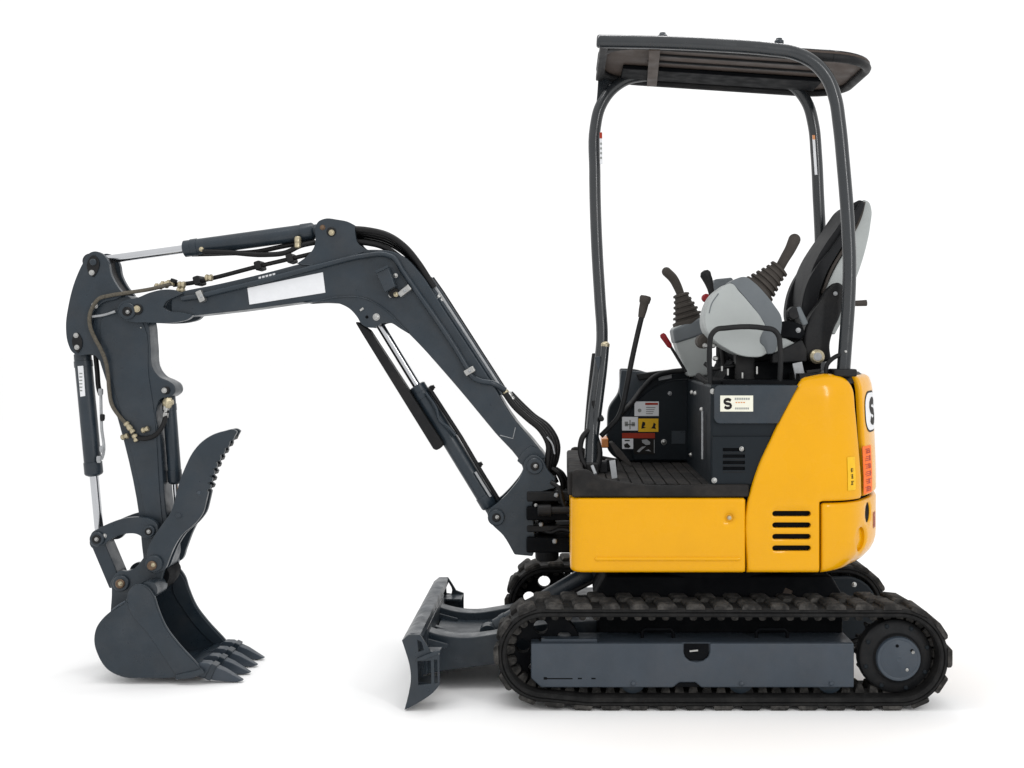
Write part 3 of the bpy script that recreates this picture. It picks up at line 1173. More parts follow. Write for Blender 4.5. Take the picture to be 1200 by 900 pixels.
# far console wall beside the operator
WY = .84
wall = plate('side_console', [(727, 432), (745, 433), (765, 438), (806, 436), (812, 445), (812, 541), (738, 541), (722, 537), (713, 528), (712, 500), (714, 478), (725, 460)], WY, WY + .085, 'panel', root, .012, ang=50)
plate('console_upper', [(727.5, 433), (768, 437), (752, 452), (742, 468), (729, 476), (726, 462)], WY - .03, WY, 'slate', wall, .006, ang=60, yref=WY)
plate('arched_cover', [(742, 540), (736, 505), (740, 480), (757, 460), (780, 447), (812, 443), (812, 540)], WY - .018, WY, 'panel', wall, .010, ang=60, yref=WY)
YL = WY - .0185
l1 = label('warning_label', rect(743.5, 470.5, 772, 487.5), YL, 'white', wall)
flat('label_print', [rect(756, 472, 771, 474.5)], YL - .002, M['labelred'], wall, YL)
flat('label_print', [[(749.5 + 2.3 * math.cos(a * .7), 481 + 2.3 * math.sin(a * .7)) for a in range(9)]] + [rect(757, 477 + 2.4 * k, 768 - k, 478 + 2.4 * k) for k in range(4)], YL - .002, M['greyink'], wall, YL)
label('warning_label', rect(729, 488.5, 747.5, 504.5), YL, 'white', wall)
flat('label_print', [rect(733, 497, 744, 498.2), rect(732, 494, 736, 499.5), rect(740, 494.5, 744, 499.5), rect(737.5, 492, 739, 503)], YL - .002, M['greyink'], wall, YL)
label('warning_label', rect(748, 490.5, 771.5, 506), YL, 'labelyel', wall)
flat('label_print', [[(753, 494), (756, 495), (756, 498), (754, 500), (757, 501), (751.5, 502.5), (752, 498)], [(766, 495), (768.5, 497), (767.5, 500), (769, 502.5), (763, 502), (765, 499)]], YL - .002, M['ink'], wall, YL)
label('warning_label', rect(729, 507.5, 767.5, 513.5), YL, 'labelred', wall)
label('warning_label', rect(729, 514, 742, 526), YL, 'white', wall)
flat('label_print', [rect(732, 515.5, 738, 517), [(731, 521), (735, 519), (739, 523), (737, 525), (732, 524.5)]], YL - .002, M['ink'], wall, YL)
label('warning_label', rect(743, 514, 767.5, 532), YL, 'ink', wall)
flat('label_print', [[(752, 515.5), (758, 514.8), (762, 518), (761.5, 521), (757, 521.5), (752.5, 518.5)], [(746, 529), (752, 523.5), (757, 523), (752, 527), (749, 530)], [(756, 528), (760, 526.5), (763, 529)], rect(766.3, 515, 767, 531)], YL - .002, M['tag'], wall, YL)
bolt(778, 518, YL, 2.7, wall)
bolt(785, 461, YL, 2.0, wall, 'tag')
label('identification_plate', rect(787, 505, 803, 520), YL, 'slate', wall)
label('silver_label', [(771, 441), (787, 437.5), (787, 443), (772, 446)], WY - .022, 'tag', wall)
plate('console_rail', [(745, 438), (775, 434), (812, 431), (812, 437), (780, 439), (748, 446)], WY - .045, WY - .005, 'black', wall, .005, yref=WY)

# pedals, hoses, tag at the front of the deck
pd = plate('foot_pedal', [(714, 519), (718, 518), (731, 532), (742, 546), (738, 547), (722, 534)], .40, .47, 'blackmat', root, .003, smooth=False)
plate('warning_tag', [(714, 540), (721, 539), (723.5, 560), (717, 561)], .16, .163, 'tag', root, .0005, smooth=False)
box('marker_lens', P(705, 0, .7).x, P(713, 0, .7).x, .70, .845, P(0, 525, .7).z, P(0, 514, .7).z, 'lens', root, .004)
ptube('control_hose', [(690, 504, .46), (683, 512, .45), (680, 525, .44), (683, 540, .42), (688, 550, .40)], .011, 'hose', root, 10)
ptube('control_hose', [(697, 470, .5), (696, 505, .48), (702, 530, .45), (699, 552, .40)], .014, 'hose', root, 10)
for (px, py, d, w) in ((694, 548, .40, .05), (706, 546, .46, .04), (716, 544, .52, .045)):
    q = P(px, py, d)
    box('post_clamp', q.x - w / 2, q.x + w / 2, d - .03, d + .03, ZD - .004, q.z + .02, 'black', root, .008)
obox('valve_lever', P(694, 546, .33), P(698, 556, .30), .012, .012, 'tag', root, .002)

# ------------------------------------------------------------------ swing post, kingpost bracket
SY0, SY1 = .405, .595
kp = [(613, 549), (615, 540), (621, 534), (629, 533), (636, 539), (642, 551), (651, 561), (651, 572), (640, 575), (632, 578), (627, 584), (626, 620), (627, 643), (624, 652), (603, 650), (590, 628), (574, 611), (571, 603), (575, 596), (586, 587), (601, 571), (609, 560)]
king = plate('swing_bracket', kp, SY0, SY0 + .03, 'slate', root, .004, ang=40)
plate('bracket_cheek', kp, SY1 - .03, SY1, 'slate', king, .004, ang=40, yref=SY0)
plate('bracket_core', [(626, 585), (626, 645), (605, 645), (596, 625), (606, 600)], SY0 + .03, SY1 - .03, 'slate', king, .003, smooth=False, yref=SY0)
plate('bracket_web', [(650, 560), (651, 572), (638, 574), (634, 566)], SY0 + .03, SY1 - .03, 'black', king, .003, smooth=False, yref=SY0)
for (px, py) in ((627, 546), (582, 606)):
    boss('pin_boss', px, py, 9.5, SY0 - .012, SY0 + .002, 'slate', king, yr=SY0)
    boss('pivot_pin', px, py, 5.0, SY0 - .019, SY1 + .01, 'black', king, yr=SY0)
    bolt(px + .5, py, SY0 - .019, 1.8, king, 'steel', name='grease_nipple')
swp = lathe('swing_post', P(641, 656, .5), P(641, 570, .5), [(0, .040), (.01, .046), (.06, .046), (.065, .034), (.19, .034), (.195, .044), (.25, .044), (.26, .03)], 'black', root, 24)
for (ya_, yb__, d) in ((572, 584, .10), (589, 604, .13), (611, 619, .10), (624, 641, .13)):
    za, zb_ = P(0, yb__, .5).z, P(0, ya_, .5).z
    box('swing_lug', P(618, 0, .5).x, .075, .5 - d, .5 + d, za, zb_, 'inner' if d > .12 else 'black', swp, .006)
boss('swing_pin', 640, 600, 5, .40, .41, 'steel', swp)
lathe('swing_cylinder', P(630, 598, .36), P(682, 598, .36), [(0, .018), (.004, .022), (.05, .022), (.052, .014), (.17, .014)], 'black', swp, 16)
lathe('pin_cap', P(641, 573, .5), P(641, 566, .5), [(0, .036), (.014, .036), (.02, .026), (.022, 0)], 'slate', swp, 20)
for (px, py, d) in ((634, 614, .40), (652, 580, .40), (650, 634, .37)):
    q = P(px, py, d)
    lathe('bolt', q, q - Vector((0, .02, 0)), [(0, .009), (.012, .009), (.018, .005)], 'tag', swp, 10)
ptube('swing_hose', [(646, 565, .40), (655, 572, .38), (660, 590, .37), (668, 604, .36), (680, 612, .34)], .008, 'hose', swp, 8)
ptube('swing_hose', [(632, 620, .42), (645, 624, .40), (658, 620, .38), (676, 626, .36)], .008, 'hose', swp, 8)
for (px, py) in ((628, 592), (633, 599)):
    bolt(px, py, .37, 1.6, swp)
box('front_frame_plate', HX0 + .001, HX0 + .03, .25, .75, .49, .73, 'inner', core, .004)

# ------------------------------------------------------------------ boom
BY0, BY1 = .435, .565
low_e = [(200, 373), (222, 370.5), (285, 363.5), (340, 356), (380, 351.5), (412, 350), (440, 357), (462, 375), (480, 392), (530, 447), (580, 507), (611, 544)]
up_e = [(616, 556), (630, 560), (641, 550), (640, 538), (630, 523), (605, 494), (575, 446), (520, 362), (492, 319), (474, 301), (460, 294.5), (442, 292.5), (425, 293), (395, 299), (352, 309), (310, 320), (250, 334), (215, 341), (200, 345)]
boom = plate('boom', low_e + up_e, BY0, BY1, 'slate', root, .006, ang=60)
nose = [(137.5, 363), (141, 355), (149, 351), (160, 349), (175, 343), (190, 339.5), (205, 340), (214, 344), (203, 349), (194, 354), (191, 360), (197, 364), (212, 366), (226, 369), (222, 373), (210, 377), (196, 378.5), (172, 378), (152, 377), (142, 373)]
plate('boom_nose', nose, BY0 - .018, BY0 + .012, 'slate', boom, .006, ang=55)
plate('boom_nose', nose, BY1 - .012, BY1 + .018, 'slate', boom, .004, ang=55, yref=BY0)
# bracket under the boom for the lift cylinder
lbk = [(355, 355), (380, 354), (398, 356), (410, 362), (419, 372), (424, 380), (433, 384), (441, 383), (447, 379), (458, 378.5), (469, 385), (479, 391), (470, 380), (452, 362), (425, 348), (400, 347), (370, 351)]
for (a, b) in ((BY0 - .003, BY0 + .018), (BY1 - .018, BY1 + .003)):
    plate('lift_bracket', lbk, a, b, 'slate', boom, .003, ang=60, yref=BY0)
bolt(441, 371.5, BY0 - .003, 3.4, boom)
bolt(430, 371.5, BY0 - .003, 1.5, boom, 'inner')
obox('weld_plate', P(422, 364, BY0 - .005), P(426, 361, BY0 - .005), .008, .006, 'steel', boom, .001)
# bracket on top for the arm cylinder
tbk = [(348, 309), (360, 300), (368, 290), (370, 280), (369.5, 268), (373, 260), (380, 256.5), (396, 257.5), (408, 260), (416, 264), (416.5, 274), (419, 284), (428, 291.5), (440, 294), (400, 304), (365, 312)]
for (a, b) in ((BY0 - .004, BY0 + .016), (BY1 - .016, BY1 + .004)):
    plate('arm_cylinder_bracket', tbk, a, b, 'slate', boom, .003, ang=50, yref=BY0)
bolt(378, 266.5, BY0 - .004, 2.6, boom, 'pin')
boss('keeper_plate', 388, 271.5, 5.5, BY0 - .010, BY0 - .003, 'black', boom)
bolt(388.5, 272.5, BY0 - .010, 2.8, boom, 'brass')
boss('pivot_pin', 378, 266.5, 5, BY0 - .0035, BY1 + .006, 'black', boom, yr=BY0)
# side pipe with clamps
ptube('side_pipe', [(213, 350, .428), (236, 346.5, .424), (250, 343, .424), (300, 331, .424), (375, 311.5, .424), (430, 299, .424), (448, 297.5, .424), (461, 302, .424), (472, 318, .424), (548, 432, .424), (553, 441, .424), (562, 446, .424), (577, 449, .43), (592, 457, .45)], .0105, 'slate', boom, 12, 5)
for (a, b) in (((233, 341), (238.5, 353.5)), ((468, 346), (481, 336)), ((545, 438), (556, 431.5))):
    obox('pipe_clamp', P(a[0], a[1], .42), P(b[0], b[1], .42), .024, .032, 'steel', boom, .004)
    m_ = ((a[0] + b[0]) / 2, (a[1] + b[1]) / 2)
    bolt(m_[0], m_[1], .404, 1.5, boom, 'tag')
# blank white plate on the side and a small print above it
plate('name_plate', [(290, 337.5), (378.5, 319), (381.5, 343), (292.5, 357)], BY0 - .003, BY0, 'white', boom, .0008, smooth=False, yref=BY0)
for k in range(5):
    x = 303 + 4.1 * k
    flat('small_print', [[(x, 327.6 - 1.0 * k), (x + 3, 326.9 - 1.0 * k), (x + 3, 323.9 - 1.0 * k), (x, 324.6 - 1.0 * k)]], BY0 - .0012, M['white'], boom)
# work lamp housing on the side
wl = plate('work_lamp', [(440.5, 318), (455, 311.5), (464, 336), (452, 343)], .36, BY0 + .002, 'slate', root, .004, smooth=False, yref=.38)
plate('lamp_hood', [(441, 318), (455, 311.5), (456, 314), (442.5, 320.5)], .352, .37, 'slate', wl, .001, smooth=False, yref=.38)
bolt(463.5, 323, .40, 2.2, wl)
bolt(458, 346, .42, 2.2, wl, 'steel')
boss('lamp_mount', 461, 343, 6, .41, .44, 'black', wl)
bolt(464, 345, .41, 2.4, wl, 'brass')
# weld seam marks near the foot
ptube('weld_seam', [(586, 510, .4345), (601, 514, .4345), (604, 501, .4345)], .0016, 'tag', boom, 6, smooth=False)
plate('foot_collar', [(612, 545), (606, 540), (612, 530), (622, 522), (633, 527), (640, 536), (630, 540), (618, 548)], BY0 - .006, BY1 + .006, 'slate', boom, .003, yref=BY0)
# second, upper pressure pipe with clamps on top of the boom
for yv in (.47, .52):
    ptube('pressure_pipe', [(203, 334, yv), (225, 331.5, yv), (247, 326.5, yv), (305, 311.5, yv), (350, 301, yv), (375, 295, yv)], .0085, 'black', boom, 10)
for (px, py) in ((305, 311.5), (342, 303), (234, 329)):
    q = P(px, py, .49)
    obox('pipe_clamp', q + Vector((-.006, 0, .016)), q + Vector((.005, 0, -.018)), .026, .085, 'black', boom, .006)
for (px, py, r_) in ((245, 326.5, 4.2), (212, 341.5, 4.6), (213, 334.5, 4), (200, 332.5, 3.8), (193, 334.5, 4.4), (186, 336.5, 3.8)):
    q = P(px, py, .45)
    lathe('hose_fitting', q - Vector((.015, 0, -.003)), q + Vector((.015, 0, .003)), [(0, px2m(r_, .45) * .7), (.004, px2m(r_, .45)), (.012, px2m(r_, .45)), (.013, px2m(r_, .45) * .75), (.018, px2m(r_, .45) * .75), (.019, px2m(r_, .45)), (.027, px2m(r_, .45)), (.03, px2m(r_, .45) * .6)], 'brass', boom, 10)
obox('fitting_block', P(203, 331, .45), P(204.5, 327, .45), .02, .03, 'black', boom, .003)

# hoses over the elbow, rigid pipes down the back, hose loop at the foot
for (off, yv) in ((0, .45), (3, .48), (6, .51), (8.5, .545)):
    ptube('boom_hose', [(408, 268 + off * .9, yv), (432, 270 + off, yv), (455, 276 + off, yv), (474, 289 + off * .8, yv), (490, 308 + off * .5, yv), (503, 328 + off * .3, yv), (509, 337, yv)], .0125, 'hose', boom, 10)
ptube('boom_hose', [(414, 283, .46), (430, 284.5, .46), (446, 288, .46), (470, 303, .46), (488, 322, .46)], .0115, 'hose', boom, 10)
for (a, yv) in ((0, .455), (3.2, .49), (6.2, .525), (8.5, .55)):
    ptube('pressure_pipe', [(498 + a, 326, yv), (510 + a, 343, yv), (588 + a * .8, 462, yv)], .0085, ('slate', 'tag', 'slate', 'black')[int(a / 2.7)], boom, 10, smooth=False)
for (px, py) in ((499, 326), (505, 333), (515, 350), (511, 347), (594, 462), (598, 465)):
    q = P(px, py, .46)
    d = Vector((.55, 0, -.83))
    lathe('hose_fitting', q - d * .017, q + d * .017, [(0, .010), (.004, .0135), (.014, .0135), (.015, .010), (.02, .010), (.021, .013), (.031, .013), (.034, .009)], 'brass' if px in (499, 594) else 'steel', boom, 10)
for (o1, yv) in ((0, .44), (4, .47), (8, .50), (12, .53)):
    ptube('boom_hose', [(592 + o1 * .5, 461, yv), (602 + o1 * .6, 475 - o1 * .2, yv), (618 + o1 * .6, 490 - o1 * .2, yv), (634 + o1 * .7, 504 - o1 * .3, yv), (643 + o1 * .85, 522, yv), (642 + o1 * .8, 538, yv), (641 + o1 * .5, 552, yv), (647 + o1 * .4, 566, yv)], .012, 'hose', boom, 10)
for (o1, yv) in ((0, .46), (5, .50)):
    ptube('boom_hose', [(646 + o1, 549, yv), (654 + o1, 555, yv), (659 + o1, 566, yv), (660 + o1, 580, yv), (672, 590, yv)], .009, 'hose', boom, 8)
ptube('hose_tie', [(641, 512, .425), (647, 520, .42), (650, 532, .425)], .003, 'tag', boom, 6)

# lift cylinder with its guard plate
lc = hyd('lift_cylinder', (441, 374), (582, 605), .5, .335, .955, .033, .0165, root)
gq = [(416, 377.5), (419.5, 377), (433, 387), (519.5, 519.5), (517, 525), (511, 528), (507.5, 526), (424, 391)]
plate('rod_guard', gq, .452, .515, 'black', lc, .006, smooth=False, yref=.452)
ptube('cylinder_line', [(499, 460, .458), (512, 480, .452), (515, 492, .450), (525, 500, .452), (534, 510, .455)], .006, 'slate', lc, 8)
ptube('cylinder_line', [(503, 455, .47), (540, 512, .47), (566, 556, .47), (584, 585, .48)], .008, 'black', lc, 8, smooth=False)
for (px, py) in ((504, 456), (560, 546)):
    q = P(px, py, .48)
    lathe('port_fitting', q, q + Vector((.018, 0, .012)), [(0, .011), (.012, .011), (.014, .008), (.02, .008)], 'black', lc, 10)
ptube('cylinder_line', [(557, 553, .462), (575, 582, .462)], .005, 'tag', lc, 8, smooth=False)

# arm cylinder on top of the boom
ac = hyd('arm_cylinder', (109, 306.5), (382, 269), .5, .39, .955, .0325, .0165, root)
bolt(236, 292, .468, 2.2, ac, 'brass')
ptube('boom_hose', [(238, 295, .46), (270, 296, .455), (310, 298.5, .455), (335, 296, .46), (352, 288, .46), (370, 284, .47)], .010, 'hose', ac, 10)
ptube('boom_hose', [(225, 298, .50), (262, 297, .50), (300, 295, .5), (330, 289, .5), (368, 282, .5)], .0095, 'hose', ac, 10)
for (px, py) in ((349, 281), (349, 287)):
    q = P(px, py, .455)
    lathe('hose_fitting', q - Vector((0, 0, .013)), q + Vector((0, 0, .013)), [(0, .009), (.004, .013), (.02, .013), (.026, .009)], 'brass', ac, 10)

# ------------------------------------------------------------------ arm (dipper)
AY0, AY1 = .450, .550
armq = [(118, 352), (150, 346), (172, 374), (176, 405), (180, 434), (187, 442), (196, 446), (204, 452), (205, 459), (199, 465), (188, 468), (183.5, 477), (187.5, 515), (195, 600), (201, 635), (202, 652), (195, 667), (181, 673), (170, 667), (167, 650), (162.5, 605), (140, 500), (126.5, 455), (113, 410), (108, 378)]
arm = plate('dipper_arm', armq, AY0, AY1, 'slate', root, .006, ang=60)
plate('arm_side_skin', [(120, 372), (150, 356), (168, 380), (174, 440), (180, 480), (189, 600), (194, 640), (173, 642), (169, 600), (146, 500), (132, 448), (118, 400)], AY0 - .004, AY0 + .001, 'slate', arm, .002, ang=60)
bell = [(100, 303), (104, 297), (111, 294.5), (119, 297), (125.5, 304), (130, 322), (137, 335), (145, 345), (137, 350), (122, 354), (112, 362), (106, 374), (112, 396), (123, 424), (119, 424), (110, 416), (101, 415.5), (91, 416.5), (84, 412), (80, 404), (77, 383), (80, 358), (88, 328)]
for (a, b) in ((AY0 - .016, AY0 + .006), (AY1 - .006, AY1 + .016)):
    plate('bellcrank_plate', bell, a, b, 'slate', arm, .003, ang=55, yref=AY0 - .016)
plate('bellcrank_web', [(122, 300), (128, 322), (142, 344), (136, 348), (120, 325), (114, 302)], AY0 + .006, AY1 - .006, 'black', arm, .003, yref=AY0)
kp_ = AY0 - .016
plate('keeper_plate', spl([(104, 303), (109, 299), (115, 304), (114, 318), (109, 325), (103, 318)], 4, 80), kp_ - .006, kp_, 'black', arm, .002, smooth=False)
boss('pivot_pin', 108.5, 307, 4, kp_ - .012, AY1 + .02, 'slate', arm)
bolt(107.5, 319.5, kp_ - .006, 2.6, arm)
plate('keeper_plate', spl([(87, 392), (91, 390), (95.5, 397), (95.5, 407), (91, 414), (86, 408)], 4, 80), kp_ - .006, kp_, 'black', arm, .002, smooth=False)
bolt(89, 393, kp_ - .006, 2.4, arm)
bolt(90, 407, kp_ - .006, 2.4, arm)
boss('pivot_pin', 92, 403, 4, kp_ - .004, AY1 + .02, 'black', arm)
bolt(111, 358, kp_ - .001, 3.2, arm)
# boom-to-arm pin on the nose
boss('keeper_plate', 148.5, 364.5, 10, BY0 - .026, BY0 - .017, 'slate', boom)
boss('pivot_pin', 149, 365, 5.5, BY0 - .032, BY1 + .03, 'black', boom, yr=BY0 - .026)
bolt(149.5, 365.5, BY0 - .032, 1.8, boom)
boss('keeper_ear', 160.5, 362.5, 6.5, BY0 - .024, BY0 - .0175, 'black', boom)
bolt(160.5, 362, BY0 - .024, 3.2, boom, 'brass')
# arm foot and thumb bracket pins
boss('pivot_pin', 195, 457.5, 4.5, AY0 - .008, AY1 + .008, 'black', arm, yr=AY0)
bolt(192.5, 457.5, AY0 - .008, 2.6, arm)
bolt(165.5, 384, AY0 - .002, 1.3, arm)
# beige sleeved hose down the arm and fittings
ah = ptube('arm_hose', [(200, 333, .44), (178, 338.5, .43), (150, 343, .425), (128, 346.5, .42), (116, 350, .42), (109, 359, .42), (105, 370, .42), (106, 384, .42), (111, 396, .42), (118, 409, .42), (124, 424, .425), (126.5, 440, .43), (128, 458, .435), (131, 474, .438), (140, 488, .438), (149, 498, .438), (155, 507, .438), (160, 518, .438)], .0075, 'beige_hose', root, 10, 5)
ptube('arm_hose', [(108, 371, .43), (120, 369.5, .43), (135, 365, .43)], .005, 'tag', root, 8)
fx = [((147, 495), (151, 500)), ((151, 500), (157, 508)), ((157, 509), (162, 521)), ((142, 513), (170, 504)), ((166, 505), (170, 503.5))]
for (a, b) in fx:
    lathe('hose_fitting', P(a[0], a[1], .434), P(b[0], b[1], .434), [(0, .008), (.003, .011), (.012, .011), (.013, .008), (.018, .008), (.019, .0105), (.028, .0105)], 'brass', ah, 10)
th = ptube('thumb_hose', [(160, 513, .436), (170, 514, .43), (182, 510, .43), (190, 500, .44), (194, 488, .46), (195, 478, .47)], .009, 'hose', root, 10)
lathe('hose_fitting', P(193.5, 490, .462), P(195, 476, .468), [(0, .010), (.004, .012), (.02, .012), (.021, .009), (.03, .009), (.031, .013), (.045, .013)], 'steel', th, 12)
lathe('hose_fitting', P(196, 478, .468), P(197, 466, .468), [(0, .014), (.01, .017), (.03, .017), (.04, .013)], 'brass', th, 6)
lathe('hose_fitting', P(191, 472.5, .468), P(204, 471, .468), [(0, .009), (.006, .014), (.03, .014), (.04, .01)], 'brass', th, 6)

# bucket cylinder
bkc = hyd('bucket_cylinder', (95.5, 402), (117.5, 634), .5, .05, .672, .0325, .0165, root)
plate('cylinder_label', [(90.8, 429), (97.5, 428.5), (99.8, 464), (94, 465)], .465, .4685, 'white', bkc, .001, smooth=False)
flat('label_print', [rect(93, 437 + 4 * k, 96.5, 438.5 + 4 * k) for k in range(6)], .4645, M['greyink'], bkc, .465)
ptube('cylinder_pipe', [(118, 458, .47), (118.5, 480, .47), (119, 500, .47), (121, 532, .47), (119, 538, .475)], .006, 'tag', bkc, 8)
ptube('arm_hose', [(112, 416, .5), (114, 436, .5), (116, 456, .49), (118, 462, .48)], .010, 'hose', bkc, 8)
for (px, py) in ((118, 459), (120, 489), (119.5, 526), (116, 538)):
    q = P(px, py, .465)
    lathe('hose_fitting', q + Vector((0, 0, .012)), q - Vector((0, 0, .014)), [(0, .007), (.004, .010), (.018, .010), (.026, .007)], 'tag' if py != 489 else 'black', bkc, 8)

# tipping links
lkq = [(106, 633), (107, 625), (114, 620), (124, 615), (138, 609.5), (152, 606.5), (166, 606.5), (179, 610), (184.5, 616), (184, 626), (177, 631), (168, 630), (160, 626), (148, 625.5), (136, 629), (127, 634), (120, 640), (112, 641)]
for k, (a, b) in enumerate(((.405, .430), (.570, .595))):
    lk = plate('tipping_link', lkq, a, b, 'slate', root, .003, ang=60, yref=.405)
    if k == 0:
        for (px, py, rr_) in ((113, 632, 8.5), (174, 623, 7)):
            boss('link_boss', px, py, rr_, .393, .406, 'slate', lk)
            boss('pivot_pin', px, py, rr_ * .62, .387, .60, 'black', lk, yr=.393)
            bolt(px, py, .387, 1.9, lk)
        bolt(122.5, 628, .405, 2.2, lk)
bl = obox('bucket_link', P(119, 632, .5), P(141, 684, .5), .052, .10, 'slate', root, .006)
for (px, py) in ((113, 632), (141, 684)):
    pass
boss('link_boss', 141, 684, 10, .415, .585, 'slate', bl, yr=.43)

# ------------------------------------------------------------------ bucket
bk0, bk1 = .315, .685
side_o = [(130, 716), (147, 704), (151, 692), (157, 686), (164, 684.5), (173, 688), (180, 697), (185, 712), (195, 735), (210, 755), (232, 779), (237.5, 786), (224, 791), (207, 794), (167, 795), (145, 794), (126, 785), (114, 767), (110, 752), (113, 735), (120, 725)]
bucket = plate('bucket', side_o, bk0, bk0 + .014, 'slate', root, .005, ang=50)
plate('bucket_side', side_o, bk1 - .014, bk1, 'slate', bucket, .003, ang=50, yref=bk0)
# wrapped back sheet
osh = spl([(160, 686.5), (151, 693), (147, 704), (130, 716), (120, 725), (113, 735), (110.5, 752), (114.5, 767), (126, 784.5), (145, 793.5), (167, 794.5), (207, 793.5), (236, 787)], 5, 60, closed=False)
inn = []
for i in range(len(osh)):
    d = (osh[min(i + 1, len(osh) - 1)] - osh[max(i - 1, 0)]).normalized()
    inn.append(osh[i] + Vector((d.y, -d.x)) * 3.2)
back = [(P(p.x, p.y, bk0).x, P(p.x, p.y, bk0).z) for p in osh + inn[::-1]]
prism('bucket_shell', back, bk0 + .014, bk1 - .014, 'slate', bucket, .0)
ptube('side_seam', [(149, 706, bk0 - .0005), (178, 748, bk0 - .0005), (208, 791, bk0 - .0005)], .0022, 'slate', bucket, 6, smooth=False)
plate('side_cutter_strip', [(150, 703), (152, 694), (157, 687.5), (164, 685.5), (172, 689), (179, 698), (184, 713), (194, 736), (209, 756), (231, 780), (236, 786), (224, 790), (208, 793), (178, 748)], bk0 - .004, bk0, 'slate', bucket, .0015, ang=60, yref=bk0)
plate('inner_strip', [(172, 690), (180, 702), (184, 713), (194, 736), (209, 756), (231, 780), (222, 787), (205, 772), (178, 738), (165, 712)], bk1 - .020, bk1 - .014, 'slate', bucket, .0015, ang=60, yref=bk0)
lathe('cross_tube', P(174, 692, bk0 + .014), P(174, 692, bk0 + .014) + Vector((0, .11, 0)), [(0, .034), (.11, .034)], 'slate', bucket, 24)
ptube('weld_bead', [(131, 715.5, bk0 - .001), (139, 709.5, bk0 - .001), (147, 704.5, bk0 - .001)], .0035, 'slate_frame', bucket, 8)
ptube('weld_bead', [(372, 352.5, BY0 - .004), (400, 348, BY0 - .004), (425, 349, BY0 - .004), (452, 363, BY0 - .004), (470, 381, BY0 - .004), (478, 389.5, BY0 - .004)], .003, 'slate', boom, 8)
ptube('weld_bead', [(352, 309.5, BY0 - .004), (366, 311, BY0 - .004), (400, 303, BY0 - .004), (426, 295, BY0 - .004)], .003, 'slate', boom, 8)
earq = [(129, 720), (130.5, 700), (131.5, 682), (134, 674), (141, 669), (149, 669.5), (160, 664), (167, 655), (173, 648), (181, 646), (189, 651), (192, 662), (190, 676), (184, 692), (172, 702), (150, 706)]
for (a, b) in ((.405, .428), (.572, .595)):
    plate('bucket_ear', earq, a, b, 'slate', bucket, .003, ang=60, yref=.405)
plate('hook_plate', [(180, 692), (186, 676), (192, 668), (195, 674), (192, 686), (186, 694)], .43, .57, 'inner', bucket, .004, yref=.40)
for (px, py) in ((141, 684), (180, 662)):
    boss('ear_boss', px, py, 9.5, .392, .408, 'slate', bucket)
    boss('pivot_pin', px, py, 5.5, .384, .61, 'pin', bucket, yr=.392)
    bolt(px, py, .384, 2.2, bucket, 'brass')
plate('cutting_edge', [(203, 790), (222, 782), (236, 783), (239, 787.5), (225, 792), (206, 796)], bk0 + .001, bk1 - .001, 'slate', bucket, .002, smooth=False, yref=bk0)
plate('side_cutter', [(207, 790), (222, 787), (238, 783), (241, 788), (226, 794), (207, 795.5)], bk0 - .012, bk0 + .002, 'slate', bucket, .002, smooth=False, yref=bk0)


def tooth(y):
    prof = [(226, 782), (234, 777.5), (243, 778), (250, 782), (262, 787), (283, 799.5), (274, 801.5), (252, 799), (236, 795), (226, 793)]
    hw = [.018, .021, .0235, .023, .019, .011, .011, .019, .0225, .018]
    bm = bmesh.new()
    A, B = [], []
    for (p, w) in zip(prof, hw):
        q = P(p[0], p[1], bk0)
        A.append(bm.verts.new((q.x, y - w, q.z)))
        B.append(bm.verts.new((q.x, y + w, q.z)))
    bm.faces.new(A)
    bm.faces.new(B[::-1])
    for i in range(len(A)):
        j = (i + 1) % len(A)
        bm.faces.new((A[i], B[i], B[j], A[j]))
    return link('bucket_tooth', mesh_from(bm, 'bucket_tooth'), 'slate_frame', bucket, .003)


for yv in (.345, .449, .552, .655):
    tooth(yv)
    a_, b_ = P(243, 787, bk0), P(249.5, 790, bk0)
    obox('tooth_collar', (a_.x, yv, a_.z), (b_.x, yv, b_.z), .062, .053, 'slate', bucket, .004)

# ------------------------------------------------------------------ thumb
thl = [(172, 652), (173, 643), (177, 634), (188, 617), (200, 600), (206, 580), (211, 562), (217, 547), (225, 531), (236, 518), (249, 509.5), (263, 505), (274, 503.5), (277.5, 506)]
ser = []
p0_, p1_ = (272, 511.5), (243.5, 577)
ns = 8
for k in range(ns):
    t = k / ns
    bx = p0_[0] + (p1_[0] - p0_[0]) * t - 5.5 * math.sin(math.pi * t)
    by = p0_[1] + (p1_[1] - p0_[1]) * t
    ser += [(bx + 2.2, by + .6), (bx + .8, by + 4.2), (bx - 3.4, by + 5.6)]
thr = [(243.5, 577), (241, 588), (237, 602), (228, 614), (213, 627), (204, 641), (198, 655), (192, 668), (181, 673), (173, 665)]
tq = thl + ser + thr
tpl = [Vector(p) for p in spl(thl, 4, 60, closed=False)] + [Vector(p) for p in ser] + [Vector(p) for p in spl(thr, 4, 60, closed=False)]
TY = .378
thumb = plate('thumb', tpl, TY, TY + .022, 'slate', root, .0035, smooth=False)
tp2 = [Vector((p.x - 1.0, p.y + .5)) for p in tpl]
plate('thumb_rear_plate', tp2, TY + .060, TY + .078, 'slate', thumb, .002, smooth=False, yref=TY)
for k in range(ns):
    bx, by = ser[3 * k]
    plate('thumb_tooth', [(bx - 9, by + .5), (bx + .5, by - .1), (bx - 1, by + 3.4), (bx - 11, by + 4.4)], TY + .022, TY + .060, 'black', thumb, .001, smooth=False, yref=TY)
plate('thumb_spine', [(206, 580), (217, 547), (225, 531), (249, 510), (263, 506), (262, 510), (246, 518), (230, 535), (222, 552), (211, 584)], TY + .022, TY + .060, 'slate', thumb, .002, yref=TY)
